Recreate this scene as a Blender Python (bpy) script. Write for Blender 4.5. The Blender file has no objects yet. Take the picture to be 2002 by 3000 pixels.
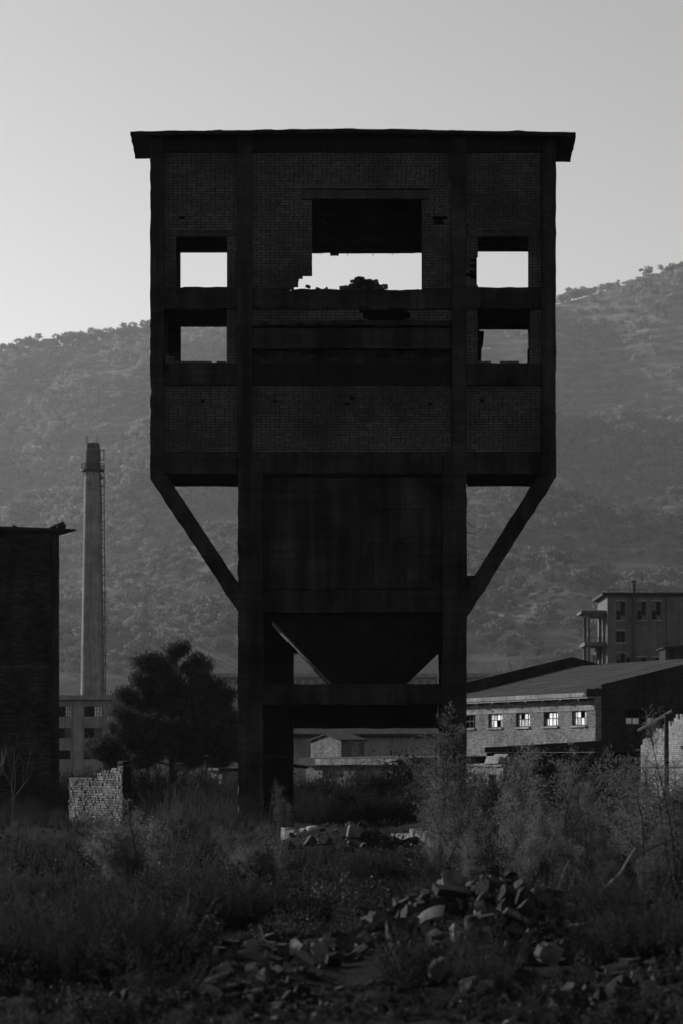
import bpy, bmesh, math, random
import numpy as np
from mathutils import Vector, Matrix, Euler

random.seed(11)
rng = np.random.default_rng(11)
SC = bpy.context.scene
COL = SC.collection
R = math.radians

# ---------------------------------------------------------------- camera
F = 8720.0          # focal length in photograph pixels (frame 2002 x 3000)
VX, HY, EYE = 1036.0, 2230.0, 1.93
cam = bpy.data.cameras.new('camera')
cam_o = bpy.data.objects.new('camera', cam)
COL.objects.link(cam_o)
SC.camera = cam_o
cam_o.location = (0, 0, EYE)
cam_o.rotation_euler = (R(90), 0, 0)
cam.sensor_fit = 'VERTICAL'
cam.sensor_height = 36
cam.sensor_width = 24
cam.lens = F / 3000 * 36
cam.shift_x = (1001 - VX) / 3000
cam.shift_y = (HY - 1500) / 3000
cam.clip_start = 0.5
cam.clip_end = 20000
cam.dof.use_dof = True
cam.dof.focus_distance = 80
cam.dof.aperture_fstop = 3.2

# ---------------------------------------------------------------- world, sun, exposure
SUN_EL, SUN_AZ = 18.0, -46.0       # azimuth from the view direction, minus = left
w = bpy.data.worlds.new('World')
SC.world = w
w.use_nodes = True
nt = w.node_tree
bg = nt.nodes['Background']
sky = nt.nodes.new('ShaderNodeTexSky')
sky.sky_type = 'NISHITA'
sky.sun_disc = False
sky.sun_elevation = R(SUN_EL)
sky.sun_rotation = R(SUN_AZ)
sky.air_density = 1.0
sky.dust_density = 0.8
sky.ozone_density = 1.0
dot = nt.nodes.new('ShaderNodeVectorMath')   # black-and-white film behind a red filter
dot.operation = 'DOT_PRODUCT'
dot.inputs[1].default_value = (0.5, 0.45, 0.05)
nt.links.new(sky.outputs[0], dot.inputs[0])
nt.links.new(dot.outputs['Value'], bg.inputs[0])
bg.inputs[1].default_value = 0.112
sl = bpy.data.lights.new('sun', 'SUN')
sl.energy = 5.0
sl.angle = R(0.5)
sun_o = bpy.data.objects.new('sun', sl)
COL.objects.link(sun_o)
sun_o.rotation_euler = (R(90 - SUN_EL), 0, R(180 - SUN_AZ))
sun_o.location = (-60, 60, 60)
vs = SC.view_settings
SC.display_settings.display_device = 'sRGB'
vs.view_transform = 'Standard'
vs.look = 'None'
vs.exposure = 0.0
vs.gamma = 1.0
vs.use_curve_mapping = False
SC.render.engine = 'CYCLES'
cy = SC.cycles
cy.max_bounces = 5
cy.diffuse_bounces = 2
cy.glossy_bounces = 2
cy.transmission_bounces = 3
cy.volume_bounces = 0
cy.transparent_max_bounces = 4
cy.use_denoising = True
try:
    cy.denoiser = 'OPENIMAGEDENOISE'
    cy.denoising_input_passes = 'RGB_ALBEDO_NORMAL'
except Exception:
    pass
SC.render.use_motion_blur = False
HAZE = 3.4e-5

def PX(px, d): return (px - VX) * d / F
def PZ(py, d): return EYE + (HY - py) * d / F
def P(px, py, d): return np.array((PX(px, d), d, PZ(py, d)))

# ---------------------------------------------------------------- noise
_perm = np.random.default_rng(5).random((64, 64, 64))
def vnoise(p):
    p = np.asarray(p, float)
    i = np.floor(p).astype(int)
    f = p - i
    f = f * f * (3 - 2 * f)
    r = 0
    for dx in (0, 1):
        for dy in (0, 1):
            for dz in (0, 1):
                wgt = (f[..., 0] if dx else 1 - f[..., 0]) * (f[..., 1] if dy else 1 - f[..., 1]) * (f[..., 2] if dz else 1 - f[..., 2])
                r = r + wgt * _perm[(i[..., 0] + dx) & 63, (i[..., 1] + dy) & 63, (i[..., 2] + dz) & 63]
    return r * 2 - 1
def fbm(p, o=4):
    p = np.asarray(p, float)
    a, s, t = 0.5, 1.0, 0.0
    for k in range(o):
        t = t + a * vnoise(p * s + k * 7.31)
        a *= 0.5
        s *= 2.03
    return t
def fbm2(x, y, o=4, seed=0.0):
    return fbm(np.stack([np.asarray(x, float), np.asarray(y, float), np.full(np.shape(x), seed + 0.37)], -1), o)

# ---------------------------------------------------------------- materials (all neutral greys: the photograph is black and white)
def g3(v): return (v, v, v, 1)
class N:
    def __init__(s, name):
        s.m = bpy.data.materials.new(name)
        s.m.use_nodes = True
        s.t = s.m.node_tree
        s.t.nodes.clear()
        s.out = s.n('ShaderNodeOutputMaterial')
    def n(s, typ, **kw):
        o = s.t.nodes.new(typ)
        for k, v in kw.items():
            setattr(o, k, v)
        return o
    def l(s, a, b): s.t.links.new(a, b)
    def val(s, sock, v):
        if hasattr(v, 'is_output') or hasattr(v, 'links'): s.l(v, sock)
        else: sock.default_value = v
    def math(s, op, a, b=0.0, clamp=False):
        o = s.n('ShaderNodeMath', operation=op, use_clamp=clamp)
        s.val(o.inputs[0], a)
        s.val(o.inputs[1], b)
        return o.outputs[0]
    def pos(s, scale=(1, 1, 1)):
        ge = s.n('ShaderNodeNewGeometry')
        mp = s.n('ShaderNodeMapping')
        mp.inputs['Scale'].default_value = scale
        s.l(ge.outputs['Position'], mp.inputs['Vector'])
        return mp.outputs[0]
    def noise(s, scale, vec=None, detail=5, rough=0.6, dist=0.0):
        o = s.n('ShaderNodeTexNoise')
        o.inputs['Scale'].default_value = scale
        o.inputs['Detail'].default_value = detail
        o.inputs['Roughness'].default_value = rough
        o.inputs['Distortion'].default_value = dist
        s.l(vec if vec is not None else s.pos(), o.inputs['Vector'])
        return o.outputs[0]
    def ramp(s, v, a, b, lo=0.0, hi=1.0):
        o = s.n('ShaderNodeMapRange')
        s.val(o.inputs[0], v)
        o.inputs[1].default_value = a
        o.inputs[2].default_value = b
        o.inputs[3].default_value = lo
        o.inputs[4].default_value = hi
        return o.outputs[0]
    def bump(s, h, strength=0.5, dist=0.02):
        o = s.n('ShaderNodeBump')
        o.inputs['Strength'].default_value = strength
        o.inputs['Distance'].default_value = dist
        s.l(h, o.inputs['Height'])
        return o.outputs[0]
    def principled(s, col, rough=0.9, spec=0.2, metal=0.0, normal=None):
        o = s.n('ShaderNodeBsdfPrincipled')
        s.val(o.inputs['Base Color'], col if not isinstance(col, float) else g3(col))
        s.val(o.inputs['Roughness'], rough)
        o.inputs['Specular IOR Level'].default_value = spec
        o.inputs['Metallic'].default_value = metal
        if normal is not None: s.l(normal, o.inputs['Normal'])
        s.l(o.outputs[0], s.out.inputs['Surface'])
        return o

def mat_concrete(name, base, var=0.5, streak=0.5, bump=0.5, scale=1.0, spec=0.15, board=True):
    k = N(name)
    n1 = k.noise(0.9 * scale, detail=7)
    n2 = k.noise(1.0, vec=k.pos((4.5 * scale, 4.5 * scale, 0.22 * scale)), detail=5)
    n3 = k.noise(14 * scale, detail=6, rough=0.7)
    boards = k.noise(1.0, vec=k.pos((0.2, 0.2, 9.0)), detail=1)
    a = k.ramp(n1, 0.3, 0.72, 1 - var, 1 + var)
    b = k.ramp(n2, 0.35, 0.7, 1 + streak * 0.5, 1 - streak * 0.8)
    c = k.ramp(n3, 0.3, 0.7, 0.75, 1.25)
    d = k.ramp(boards, 0.35, 0.65, 0.78, 1.2) if board else 1.0
    v = k.math('MULTIPLY', k.math('MULTIPLY', k.math('MULTIPLY', a, b), c), d)
    v = k.math('MULTIPLY', v, base)
    h = k.math('ADD', k.math('MULTIPLY', n3, 0.5), n1)
    k.principled(v, 0.92, spec, normal=k.bump(h, bump, 0.03))
    return k.m

def mat_brick_piece(name, base, var, attr=False):
    k = N(name)
    if attr:
        at = k.n('ShaderNodeAttribute', attribute_name='rnd')
        r = at.outputs['Fac']
    else:
        r = k.n('ShaderNodeObjectInfo').outputs['Random']
    big = k.noise(0.8, detail=4)
    fine = k.noise(30, detail=4, rough=0.7)
    soot = k.noise(0.45, detail=5)
    v = k.math('MULTIPLY', k.ramp(r, 0, 1, 1 - var, 1 + var), k.ramp(big, 0.3, 0.7, 0.75, 1.25))
    v = k.math('MULTIPLY', v, k.ramp(fine, 0.3, 0.7, 0.8, 1.2))
    v = k.math('MULTIPLY', v, k.ramp(soot, 0.34, 0.60, 0.5, 1.15))
    k.principled(k.math('MULTIPLY', v, base), 0.95, 0.1, normal=k.bump(fine, 0.35, 0.01))
    return k.m

def mat_brick_wall(name, c1, c2, mortar, course=0.075, length=0.25, dirt=0.4):
    k = N(name)
    uv = k.n('ShaderNodeTexCoord').outputs['UV']
    b = k.n('ShaderNodeTexBrick')
    b.offset = 0.5
    k.l(uv, b.inputs['Vector'])
    b.inputs['Color1'].default_value = g3(c1)
    b.inputs['Color2'].default_value = g3(c2)
    b.inputs['Mortar'].default_value = g3(mortar)
    b.inputs['Scale'].default_value = 1.0
    b.inputs['Mortar Size'].default_value = 0.006
    b.inputs['Mortar Smooth'].default_value = 0.2
    b.inputs['Bias'].default_value = 0.0
    b.inputs['Brick Width'].default_value = length
    b.inputs['Row Height'].default_value = course
    n1 = k.noise(0.7, detail=6)
    n2 = k.noise(9, detail=5, rough=0.7)
    n3 = k.noise(1.0, vec=k.pos((2.5, 2.5, 0.3)), detail=4)
    f = k.math('MULTIPLY', k.ramp(n1, 0.3, 0.7, 1 - dirt, 1 + dirt * 0.6), k.ramp(n2, 0.3, 0.7, 0.55, 1.45))
    f = k.math('MULTIPLY', f, k.ramp(n3, 0.35, 0.65, 1.1, 1 - dirt * 0.6))
    mx = k.n('ShaderNodeVectorMath', operation='SCALE')
    k.l(b.outputs['Color'], mx.inputs[0])
    k.l(f, mx.inputs['Scale'])
    h = k.math('ADD', k.math('SUBTRACT', 1.0, b.outputs['Fac']), k.math('MULTIPLY', n2, 0.8))
    k.principled(mx.outputs[0], 0.95, 0.1, normal=k.bump(h, 0.8, 0.02))
    return k.m

def mat_plain(name, base, var=0.25, scale=6.0, rough=0.85, spec=0.2, bump=0.2, metal=0.0):
    k = N(name)
    n = k.noise(scale, detail=6, rough=0.65)
    k.principled(k.math('MULTIPLY', k.ramp(n, 0.3, 0.7, 1 - var, 1 + var), base), rough, spec, metal, k.bump(n, bump, 0.02))
    return k.m

def mat_leaf(name, base, var=0.45, transl=0.45, gloss=0.0):
    k = N(name)
    r = k.n('ShaderNodeObjectInfo').outputs['Random']
    n = k.noise(2.2, detail=3)
    v = k.math('MULTIPLY', k.ramp(r, 0, 1, 1 - var, 1 + var), k.ramp(n, 0.3, 0.7, 0.6, 1.4))
    v = k.math('MULTIPLY', v, base)
    d = k.n('ShaderNodeBsdfDiffuse')
    t = k.n('ShaderNodeBsdfTranslucent')
    k.l(v, d.inputs['Color'])
    k.l(v, t.inputs['Color'])
    mx = k.n('ShaderNodeMixShader')
    mx.inputs[0].default_value = transl
    k.l(d.outputs[0], mx.inputs[1])
    k.l(t.outputs[0], mx.inputs[2])
    if gloss:
        gl = k.n('ShaderNodeBsdfGlossy')
        gl.inputs['Roughness'].default_value = 0.42
        gl.inputs['Color'].default_value = g3(0.8)
        m2 = k.n('ShaderNodeMixShader')
        m2.inputs[0].default_value = gloss
        k.l(mx.outputs[0], m2.inputs[1])
        k.l(gl.outputs[0], m2.inputs[2])
        mx = m2
    k.l(mx.outputs[0], k.out.inputs['Surface'])
    return k.m

def mat_ground():
    k = N('rough_soil')
    n1 = k.noise(0.5, detail=8, rough=0.7)
    n2 = k.noise(8, detail=8, rough=0.75)
    n3 = k.noise(45, detail=4, rough=0.7)
    v = k.math('MULTIPLY', k.ramp(n1, 0.3, 0.7, 0.5, 1.5), k.ramp(n2, 0.3, 0.7, 0.5, 1.5))
    v = k.math('MULTIPLY', v, k.ramp(n3, 0.55, 0.75, 1.0, 2.2))
    h = k.math('ADD', k.math('MULTIPLY', n2, 1.0), k.math('MULTIPLY', n3, 0.35))
    k.principled(k.math('MULTIPLY', v, 0.010), 1.0, 0.05, normal=k.bump(h, 0.9, 0.12))
    return k.m

def mat_hill():
    k = N('scrub_hillside')
    n1 = k.noise(0.004, detail=8, rough=0.65)
    n2 = k.noise(0.033, detail=6, rough=0.7)
    wv = k.n('ShaderNodeTexWave', wave_type='BANDS', bands_direction='Z')
    wv.inputs['Scale'].default_value = 0.019
    wv.inputs['Distortion'].default_value = 5.0
    wv.inputs['Detail'].default_value = 4
    wv.inputs['Detail Scale'].default_value = 0.35
    k.l(k.pos((0.35, 0.35, 1)), wv.inputs['Vector'])
    t = k.ramp(wv.outputs['Fac'], 0.6, 0.95, 0.9, 1.35)
    v = k.math('MULTIPLY', k.ramp(n1, 0.35, 0.65, 0.55, 1.5), k.ramp(n2, 0.3, 0.7, 0.6, 1.4))
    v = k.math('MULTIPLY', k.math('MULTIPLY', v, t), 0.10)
    k.principled(v, 1.0, 0.0, normal=k.bump(n2, 0.6, 6.0))
    return k.m

def mat_pane(name, base, rough=0.12, spec=0.9):
    k = N(name)
    n = k.noise(2.5, detail=5)
    k.principled(k.math('MULTIPLY', k.ramp(n, 0.3, 0.7, 0.6, 1.3), base), rough, spec)
    return k.m

def mat_roof():
    k = N('weathered_roof_sheet')
    uv = k.n('ShaderNodeTexCoord').outputs['UV']
    mp = k.n('ShaderNodeMapping')
    mp.inputs['Scale'].default_value = (0.9, 0.12, 1)
    k.l(uv, mp.inputs['Vector'])
    n0 = k.noise(1.0, vec=mp.outputs[0], detail=6)
    n1 = k.noise(0.8, detail=7)
    n2 = k.noise(14, detail=4)
    v = k.math('MULTIPLY', k.ramp(n0, 0.35, 0.65, 0.55, 1.4), k.ramp(n1, 0.3, 0.7, 0.6, 1.4))
    v = k.math('MULTIPLY', v, k.ramp(n2, 0.3, 0.7, 0.8, 1.2))
    k.principled(k.math('MULTIPLY', v, 0.03), 0.95, 0.1, normal=k.bump(n2, 0.4, 0.03))
    return k.m

M = {}
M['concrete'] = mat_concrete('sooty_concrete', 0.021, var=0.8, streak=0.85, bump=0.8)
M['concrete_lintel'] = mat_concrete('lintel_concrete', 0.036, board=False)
M['concrete_dark'] = mat_concrete('shaded_concrete', 0.008)  # darker concrete copy: shade of inside, rear and undersides put into the colour
M['concrete_pale'] = mat_concrete('pale_concrete', 0.20, var=0.45, streak=0.5)
M['concrete_mid'] = mat_concrete('grey_render', 0.23, var=0.25, streak=0.3, board=False)
M['concrete_chimney'] = mat_concrete('chimney_concrete', 0.215, var=0.35, streak=0.3, board=False)
M['brick_piece'] = mat_brick_piece('old_brick', 0.070, 0.2)
M['brick_stuff'] = mat_brick_piece('old_brickwork', 0.070, 0.2, True)
M['mortar'] = mat_plain('recessed_mortar', 0.010, 0.3, 20)
M['frag_piece'] = mat_brick_piece('loose_laid_brick', 0.19, 0.45)
M['frag_stuff'] = mat_brick_piece('loose_laid_brickwork', 0.19, 0.45, True)
M['frag_mortar'] = mat_plain('grey_mortar', 0.10, 0.3, 20)
M['brick_pale'] = mat_brick_wall('sunlit_brick_wall', 0.26, 0.40, 0.14)  # lighter brick copy: sunlight on the broken wall put into the colour
M['concrete_factory'] = mat_concrete('factory_render', 0.12, var=0.3, streak=0.4, board=False)
M['concrete_sunlit'] = mat_concrete('sunlit_strip_concrete', 0.09)  # lighter concrete copy: the hopper's sunlit strip painted into the colour
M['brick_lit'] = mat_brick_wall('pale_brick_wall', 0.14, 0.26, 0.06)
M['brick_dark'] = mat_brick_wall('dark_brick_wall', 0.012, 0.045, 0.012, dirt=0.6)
M['brick_gable'] = mat_brick_wall('shaded_gable_brick', 0.024, 0.045, 0.015)  # darker copy of the workshop brick: gable shade put into the colour
M['roof'] = mat_roof()
M['tar'] = mat_plain('black_roofing', 0.018, 0.3, 4)
M['metal'] = mat_plain('rusty_steel', 0.05, 0.3, 12, rough=0.7, spec=0.3)
M['pane'] = mat_pane('sky_bright_pane', 0.6)  # pale base colour stands in for the sky mirrored in the glass
M['pane_b'] = mat_pane('grimy_sky_pane', 0.38, 0.35, 0.5)  # grime, with part of the mirrored sky painted into the base colour
M['pane_c'] = mat_pane('sky_brightest_pane', 0.68, 0.05, 1.0)  # brightest pane tone, sky reflection painted into the base colour
M['pane_f'] = mat_pane('dull_pane', 0.10, 0.4, 0.3)
M['pane_dark'] = mat_pane('dark_pane', 0.03, 0.2, 0.5)
M['frame'] = mat_plain('window_steel', 0.05, 0.2, 20)
M['frame_pale'] = mat_plain('pale_window_frame', 0.25, 0.2, 20)
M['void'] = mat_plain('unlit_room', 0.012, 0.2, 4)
M['stone'] = mat_plain('broken_stone', 0.027, 0.8, 9, rough=0.95, bump=0.9)
M['stone_pale'] = mat_plain('pale_broken_concrete', 0.105, 0.5, 9, rough=0.95, bump=0.9)
M['plaster'] = mat_plain('old_plaster', 0.28, 0.4, 9, bump=0.5)
M['stone_dark'] = mat_plain('dark_clod', 0.010, 0.5, 9, rough=1.0, bump=0.6)
M['tile'] = mat_plain('curved_tile', 0.06, 0.3, 12)
M['bark'] = mat_plain('dark_bark', 0.035, 0.4, 16, rough=1.0)
M['bark_pale'] = mat_plain('pale_bark', 0.30, 0.4, 16, rough=0.9)
M['bark_grey'] = mat_plain('grey_bark', 0.11, 0.4, 16, rough=0.9)
M['leaf_feather'] = mat_leaf('feathery_leaf', 0.105, 0.4, 0.55, 0.006)
M['leaf_weed'] = mat_leaf('weed_leaf', 0.026, 0.85, 0.45, 0.006)
M['leaf_grass'] = mat_leaf('dry_grass', 0.038, 0.8, 0.45, 0.005)
M['leaf_bush'] = mat_leaf('bush_leaf', 0.030, 0.45, 0.45, 0.006)
M['leaf_pine'] = mat_leaf('pine_needle', 0.046, 0.3, 0.38, 0.014)
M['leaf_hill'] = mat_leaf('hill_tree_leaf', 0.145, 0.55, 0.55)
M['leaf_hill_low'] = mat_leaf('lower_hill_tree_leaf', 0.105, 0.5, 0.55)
M['ground'] = mat_ground()
M['hill'] = mat_hill()

# ---------------------------------------------------------------- mesh building
class MB:
    def __init__(s):
        s.v, s.f, s.uv, s.rnd = [], [], [], []
        s.n = 0
        s.fr = None            # local frame: (origin xyz, angle about z)
    def frame(s, ox, oy, oz, ang):
        s.fr = (np.array((ox, oy, oz), float), math.cos(ang), math.sin(ang))
        return s
    def tr(s, p):
        p = np.asarray(p, float).reshape(-1, 3)
        if s.fr is None: return p
        o, c, k = s.fr
        return np.stack([o[0] + c * p[:, 0] - k * p[:, 1], o[1] + k * p[:, 0] + c * p[:, 1], o[2] + p[:, 2]], -1)
    def add(s, verts, faces, uvs=None, rnd=None):
        verts = np.asarray(verts, float).reshape(-1, 3)
        s.v.append(s.tr(verts))
        for k, f in enumerate(faces):
            s.f.append([i + s.n for i in f])
            if uvs is not None: s.uv.extend(uvs[k])
            else:
                pts = verts[list(f)]
                d = pts.max(0) - pts.min(0)
                a = int(np.argmin(d))
                if a == 0: q = pts[:, (1, 2)]
                elif a == 1: q = pts[:, (0, 2)]
                else: q = pts[:, (0, 1)]
                s.uv.extend([tuple(t) for t in q])
            s.rnd.append(0.5 if rnd is None else rnd)
        s.n += len(verts)
    BF = ((0, 3, 2, 1), (4, 5, 6, 7), (0, 1, 5, 4), (1, 2, 6, 5), (2, 3, 7, 6), (3, 0, 4, 7))
    def box(s, x0, x1, y0, y1, z0, z1, rnd=None, jit=0.0):
        p = np.array([(x0, y0, z0), (x1, y0, z0), (x1, y1, z0), (x0, y1, z0), (x0, y0, z1), (x1, y0, z1), (x1, y1, z1), (x0, y1, z1)], float)
        if jit: p = p + rng.normal(0, jit, p.shape)
        s.add(p, s.BF, rnd=rnd)
    def hexa(s, p, rnd=None): s.add(p, s.BF, rnd=rnd)
    def rbox(s, x0, x1, y0, y1, z0, z1, seg=0.18, amp=0.012, chip=0.03):
        """box with worn, chipped concrete faces"""
        lo, hi = np.array((x0, y0, z0), float), np.array((x1, y1, z1), float)
        mid, half = (lo + hi) / 2, (hi - lo) / 2
        for ax in range(3):
            u, v = [(1, 2), (2, 0), (0, 1)][ax]
            nu = int(np.clip(math.ceil((hi[u] - lo[u]) / seg), 1, 60))
            nv = int(np.clip(math.ceil((hi[v] - lo[v]) / seg), 1, 60))
            for side in (0, 1):
                A, B = np.meshgrid(np.linspace(lo[u], hi[u], nu + 1), np.linspace(lo[v], hi[v], nv + 1), indexing='ij')
                p = np.zeros(A.shape + (3,))
                p[..., u], p[..., v] = A, B
                p[..., ax] = hi[ax] if side else lo[ax]
                wp = p + (0 if s.fr is None else s.fr[0])
                off = np.stack([fbm(wp * 3.1 + 11.1, 3), fbm(wp * 3.1 + 31.7, 3), fbm(wp * 3.1 + 57.3, 3)], -1) * amp * 2
                if chip:
                    c = np.clip(vnoise(wp * 4.3 + 3.3) - 0.45, 0, 1)[..., None] * chip * 3
                    e = (np.abs(np.abs(p - mid) - half) < 1e-6).sum(-1, keepdims=True) >= 2
                    off = off - np.sign(p - mid) * c * e
                p = p + off
                V = p.reshape(-1, 3)
                idx = np.arange((nu + 1) * (nv + 1)).reshape(nu + 1, nv + 1)
                a, b, c_, d = idx[:-1, :-1], idx[1:, :-1], idx[1:, 1:], idx[:-1, 1:]
                q = np.stack([a, b, c_, d] if side else [a, d, c_, b], -1).reshape(-1, 4)
                s.add(V, q.tolist())
    def prism(s, poly, y0, y1):
        """polygon in xz, extruded along y"""
        n = len(poly)
        p = [(x, y0, z) for x, z in poly] + [(x, y1, z) for x, z in poly]
        f = [list(range(n)), list(range(2 * n - 1, n - 1, -1))] + [[(i + 1) % n, i, n + i, n + (i + 1) % n] for i in range(n)]
        s.add(p, f)
    def tube(s, path, rad, n=6, cap=True):
        path = np.asarray(path, float)
        m = len(path)
        rad = np.broadcast_to(np.asarray(rad, float), (m,))
        t = np.gradient(path, axis=0)
        t /= np.linalg.norm(t, axis=1, keepdims=True) + 1e-12
        up = np.array((0, 0, 1.0))
        a = np.cross(t, np.where(np.abs(t[:, 2:3]) > 0.9, np.array([[1.0, 0, 0]]), up[None]))
        a /= np.linalg.norm(a, axis=1, keepdims=True) + 1e-12
        b = np.cross(t, a)
        th = np.arange(n) / n * 2 * math.pi
        V = path[:, None] + rad[:, None, None] * (a[:, None] * np.cos(th)[None, :, None] + b[:, None] * np.sin(th)[None, :, None])
        idx = np.arange(m * n).reshape(m, n)
        q = np.stack([idx[:-1], np.roll(idx[:-1], -1, 1), np.roll(idx[1:], -1, 1), idx[1:]], -1).reshape(-1, 4).tolist()
        if cap: q += [idx[0, ::-1].tolist(), idx[-1].tolist()]
        V = V.reshape(-1, 3)
        s.add(V, q, uvs=[[(0, 0)] * len(x) for x in q])
    def build(s, name, mat, parent=None, base=(0, 0, 0), rnd=False, smooth=False):
        me = bpy.data.meshes.new(name)
        V = np.concatenate(s.v) - np.asarray(base, float)
        me.from_pydata(V.tolist(), [], s.f)
        ul = me.uv_layers.new(name='UVMap')
        ul.data.foreach_set('uv', np.asarray(s.uv, dtype=np.float32).ravel())
        if rnd:
            at = me.attributes.new('rnd', 'FLOAT', 'FACE')
            at.data.foreach_set('value', np.asarray(s.rnd, dtype=np.float32))
        if smooth: me.polygons.foreach_set('use_smooth', [True] * len(me.polygons))
        me.materials.append(mat)
        return link(name, me, parent)

def link(name, me, parent=None, loc=(0, 0, 0)):
    o = bpy.data.objects.new(name, me)
    COL.objects.link(o)
    if parent is not None: o.parent = parent
    o.location = loc
    return o
def tag(o, label=None, cat=None, group=None, kind=None):
    if label: o['label'] = label
    if cat: o['category'] = cat
    if group: o['group'] = group
    if kind: o['kind'] = kind
    return o
def thing(name, loc, label, cat, group=None):
    o = bpy.data.objects.new(name, None)
    COL.objects.link(o)
    o.location = loc
    o.empty_display_size = 0.3
    return tag(o, label, cat, group)
class Part:
    """with-less helper: builds a part below a thing whose base is at loc"""
    def __init__(s, th): s.th, s.base = th, tuple(th.location)
    def __call__(s, name, mb, mat, under=None, **kw): return mb.build(name, mat, under or s.th, s.base, **kw)
def quads_mesh(name, V4, mat):
    """V4: (n,4,3) or (n,3,3) array of separate faces"""
    n, k, _ = V4.shape
    me = bpy.data.meshes.new(name)
    me.vertices.add(n * k)
    me.vertices.foreach_set('co', V4.astype(np.float32).ravel())
    me.loops.add(n * k)
    me.loops.foreach_set('vertex_index', np.arange(n * k, dtype=np.int32))
    me.polygons.add(n)
    me.polygons.foreach_set('loop_start', np.arange(0, n * k, k, dtype=np.int32))
    me.update(calc_edges=True)
    me.materials.append(mat)
    return me
def unit(v): return v / (np.linalg.norm(v, axis=-1, keepdims=True) + 1e-9)
def leaves(c, length, width, direction=None, r=rng):
    """diamond leaves centred at c (n,3)"""
    n = len(c)
    d = unit(r.normal(size=(n, 3))) if direction is None else unit(direction)
    s_ = unit(np.cross(d, unit(r.normal(size=(n, 3)))))
    L = np.broadcast_to(np.asarray(length), (n,))[:, None] * r.uniform(0.7, 1.3, (n, 1))
    W = np.broadcast_to(np.asarray(width), (n,))[:, None] * r.uniform(0.7, 1.3, (n, 1))
    return np.stack([c - d * L / 2, c + s_ * W / 2, c + d * L / 2, c - s_ * W / 2], 1)

# ---------------------------------------------------------------- terrain
MOUNDS = [(-0.22, 54, 1.4, 3.0, 0.70), (1.40, 31.0, 1.25, 1.9, 0.56), (-0.4, 27.5, 1.5, 1.6, 0.22), (1.9, 76, 1.0, 2.5, 0.5),
          (-7.2, 72, 3.4, 4, 0.32), (3.6, 52, 2.5, 5, 0.25), (-1.6, 40, 1.6, 4, 0.15), (2.6, 24, 1.4, 3, 0.12), (1.2, 95, 4.5, 7, 0.35)]
def gz(x, y):
    x, y = np.asarray(x, float), np.asarray(y, float)
    near = np.clip((170 - y) / 100, 0, 1)
    z = 0.16 * fbm2(x * 0.22, y * 0.16, 4, 3.0) * near + 0.05 * fbm2(x * 1.3, y * 1.0, 3, 9.0) * near
    z = z + np.clip((60 - y) / 20, 0, 1) * (.10 * np.clip(fbm2(x * 2.1, y * 1.5, 4, 21.0), -.15, 1) + .03 * fbm2(x * 6, y * 5, 2, 15.0))
    for cx, cy_, rx, ry, h in MOUNDS:
        q = ((x - cx) / rx) ** 2 + ((y - cy_) / ry) ** 2
        z = z + h * np.exp(-q) * (1 + 0.35 * fbm2(x * 1.7, y * 1.2, 3, cx))
    return z
def gzf(x, y): return float(gz(np.array([x]), np.array([y]))[0])

def grid_mesh(name, xs, ys, zf, mat):
    X, Y = np.meshgrid(xs, ys, indexing='ij')
    Z = zf(X, Y)
    V = np.stack([X, Y, Z], -1).reshape(-1, 3)
    nx, ny = len(xs), len(ys)
    idx = np.arange(nx * ny).reshape(nx, ny)
    q = np.stack([idx[:-1, :-1], idx[1:, :-1], idx[1:, 1:], idx[:-1, 1:]], -1).reshape(-1, 4)
    me = bpy.data.meshes.new(name)
    me.from_pydata(V.tolist(), [], q.tolist())
    me.polygons.foreach_set('use_smooth', [True] * len(q))
    me.materials.append(mat)
    return link(name, me)
xs = np.concatenate([np.linspace(-700, -20, 30), np.arange(-19.6, -6, 0.4), np.arange(-6, 6.05, .09), np.arange(6.4, 19.7, .4), np.linspace(20, 700, 30)])
ys = np.concatenate([np.linspace(-80, 14, 14), np.arange(15, 40, 0.11), np.arange(40, 62, .25), np.arange(62, 140, 1.0), np.linspace(141, 1440, 70)])
tag(grid_mesh('ground', xs, ys, gz, M['ground']), kind='structure')

# hills: crest lines read off the photograph, each at its own distance
CREST = [(3600, 1150, [(-3200, 2230), (-1800, 1700), (-900, 1260), (-300, 1085), (0, 1042), (200, 1016), (440, 990), (660, 974), (1036, 955), (1402, 926), (1630, 888), (1740, 858), (1870, 822), (2002, 812), (2600, 800), (3500, 900), (5000, 1300)]),
         (2700, 700, [(-3200, 2230), (-900, 1620), (0, 1525), (150, 1470), (250, 1400), (440, 1235), (700, 1130), (1036, 1090), (1402, 1110), (1630, 1262), (1800, 1250), (2002, 1236), (2600, 1150), (4000, 1500)]),
         (2000, 500, [(-3200, 2230), (-900, 1900), (0, 1850), (200, 1760), (330, 1735), (480, 1690), (560, 1650), (700, 1590), (1036, 1560), (1400, 1480), (1500, 1455), (1700, 1440), (2002, 1425), (2800, 1400), (4200, 1700)]),
         (1500, 330, [(-3200, 2230), (-900, 2050), (0, 1960), (170, 1860), (400, 1830), (540, 1800), (700, 1760), (1036, 1760), (1400, 1700), (1600, 1650), (2002, 1690), (2800, 1700), (4200, 1900)])]
HS = 1.5            # the hills stand this much farther than the crest table
def hill(x, y):
    return EYE + HS * (hill_shape(np.asarray(x, float) / HS, np.asarray(y, float) / HS) - EYE)
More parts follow.
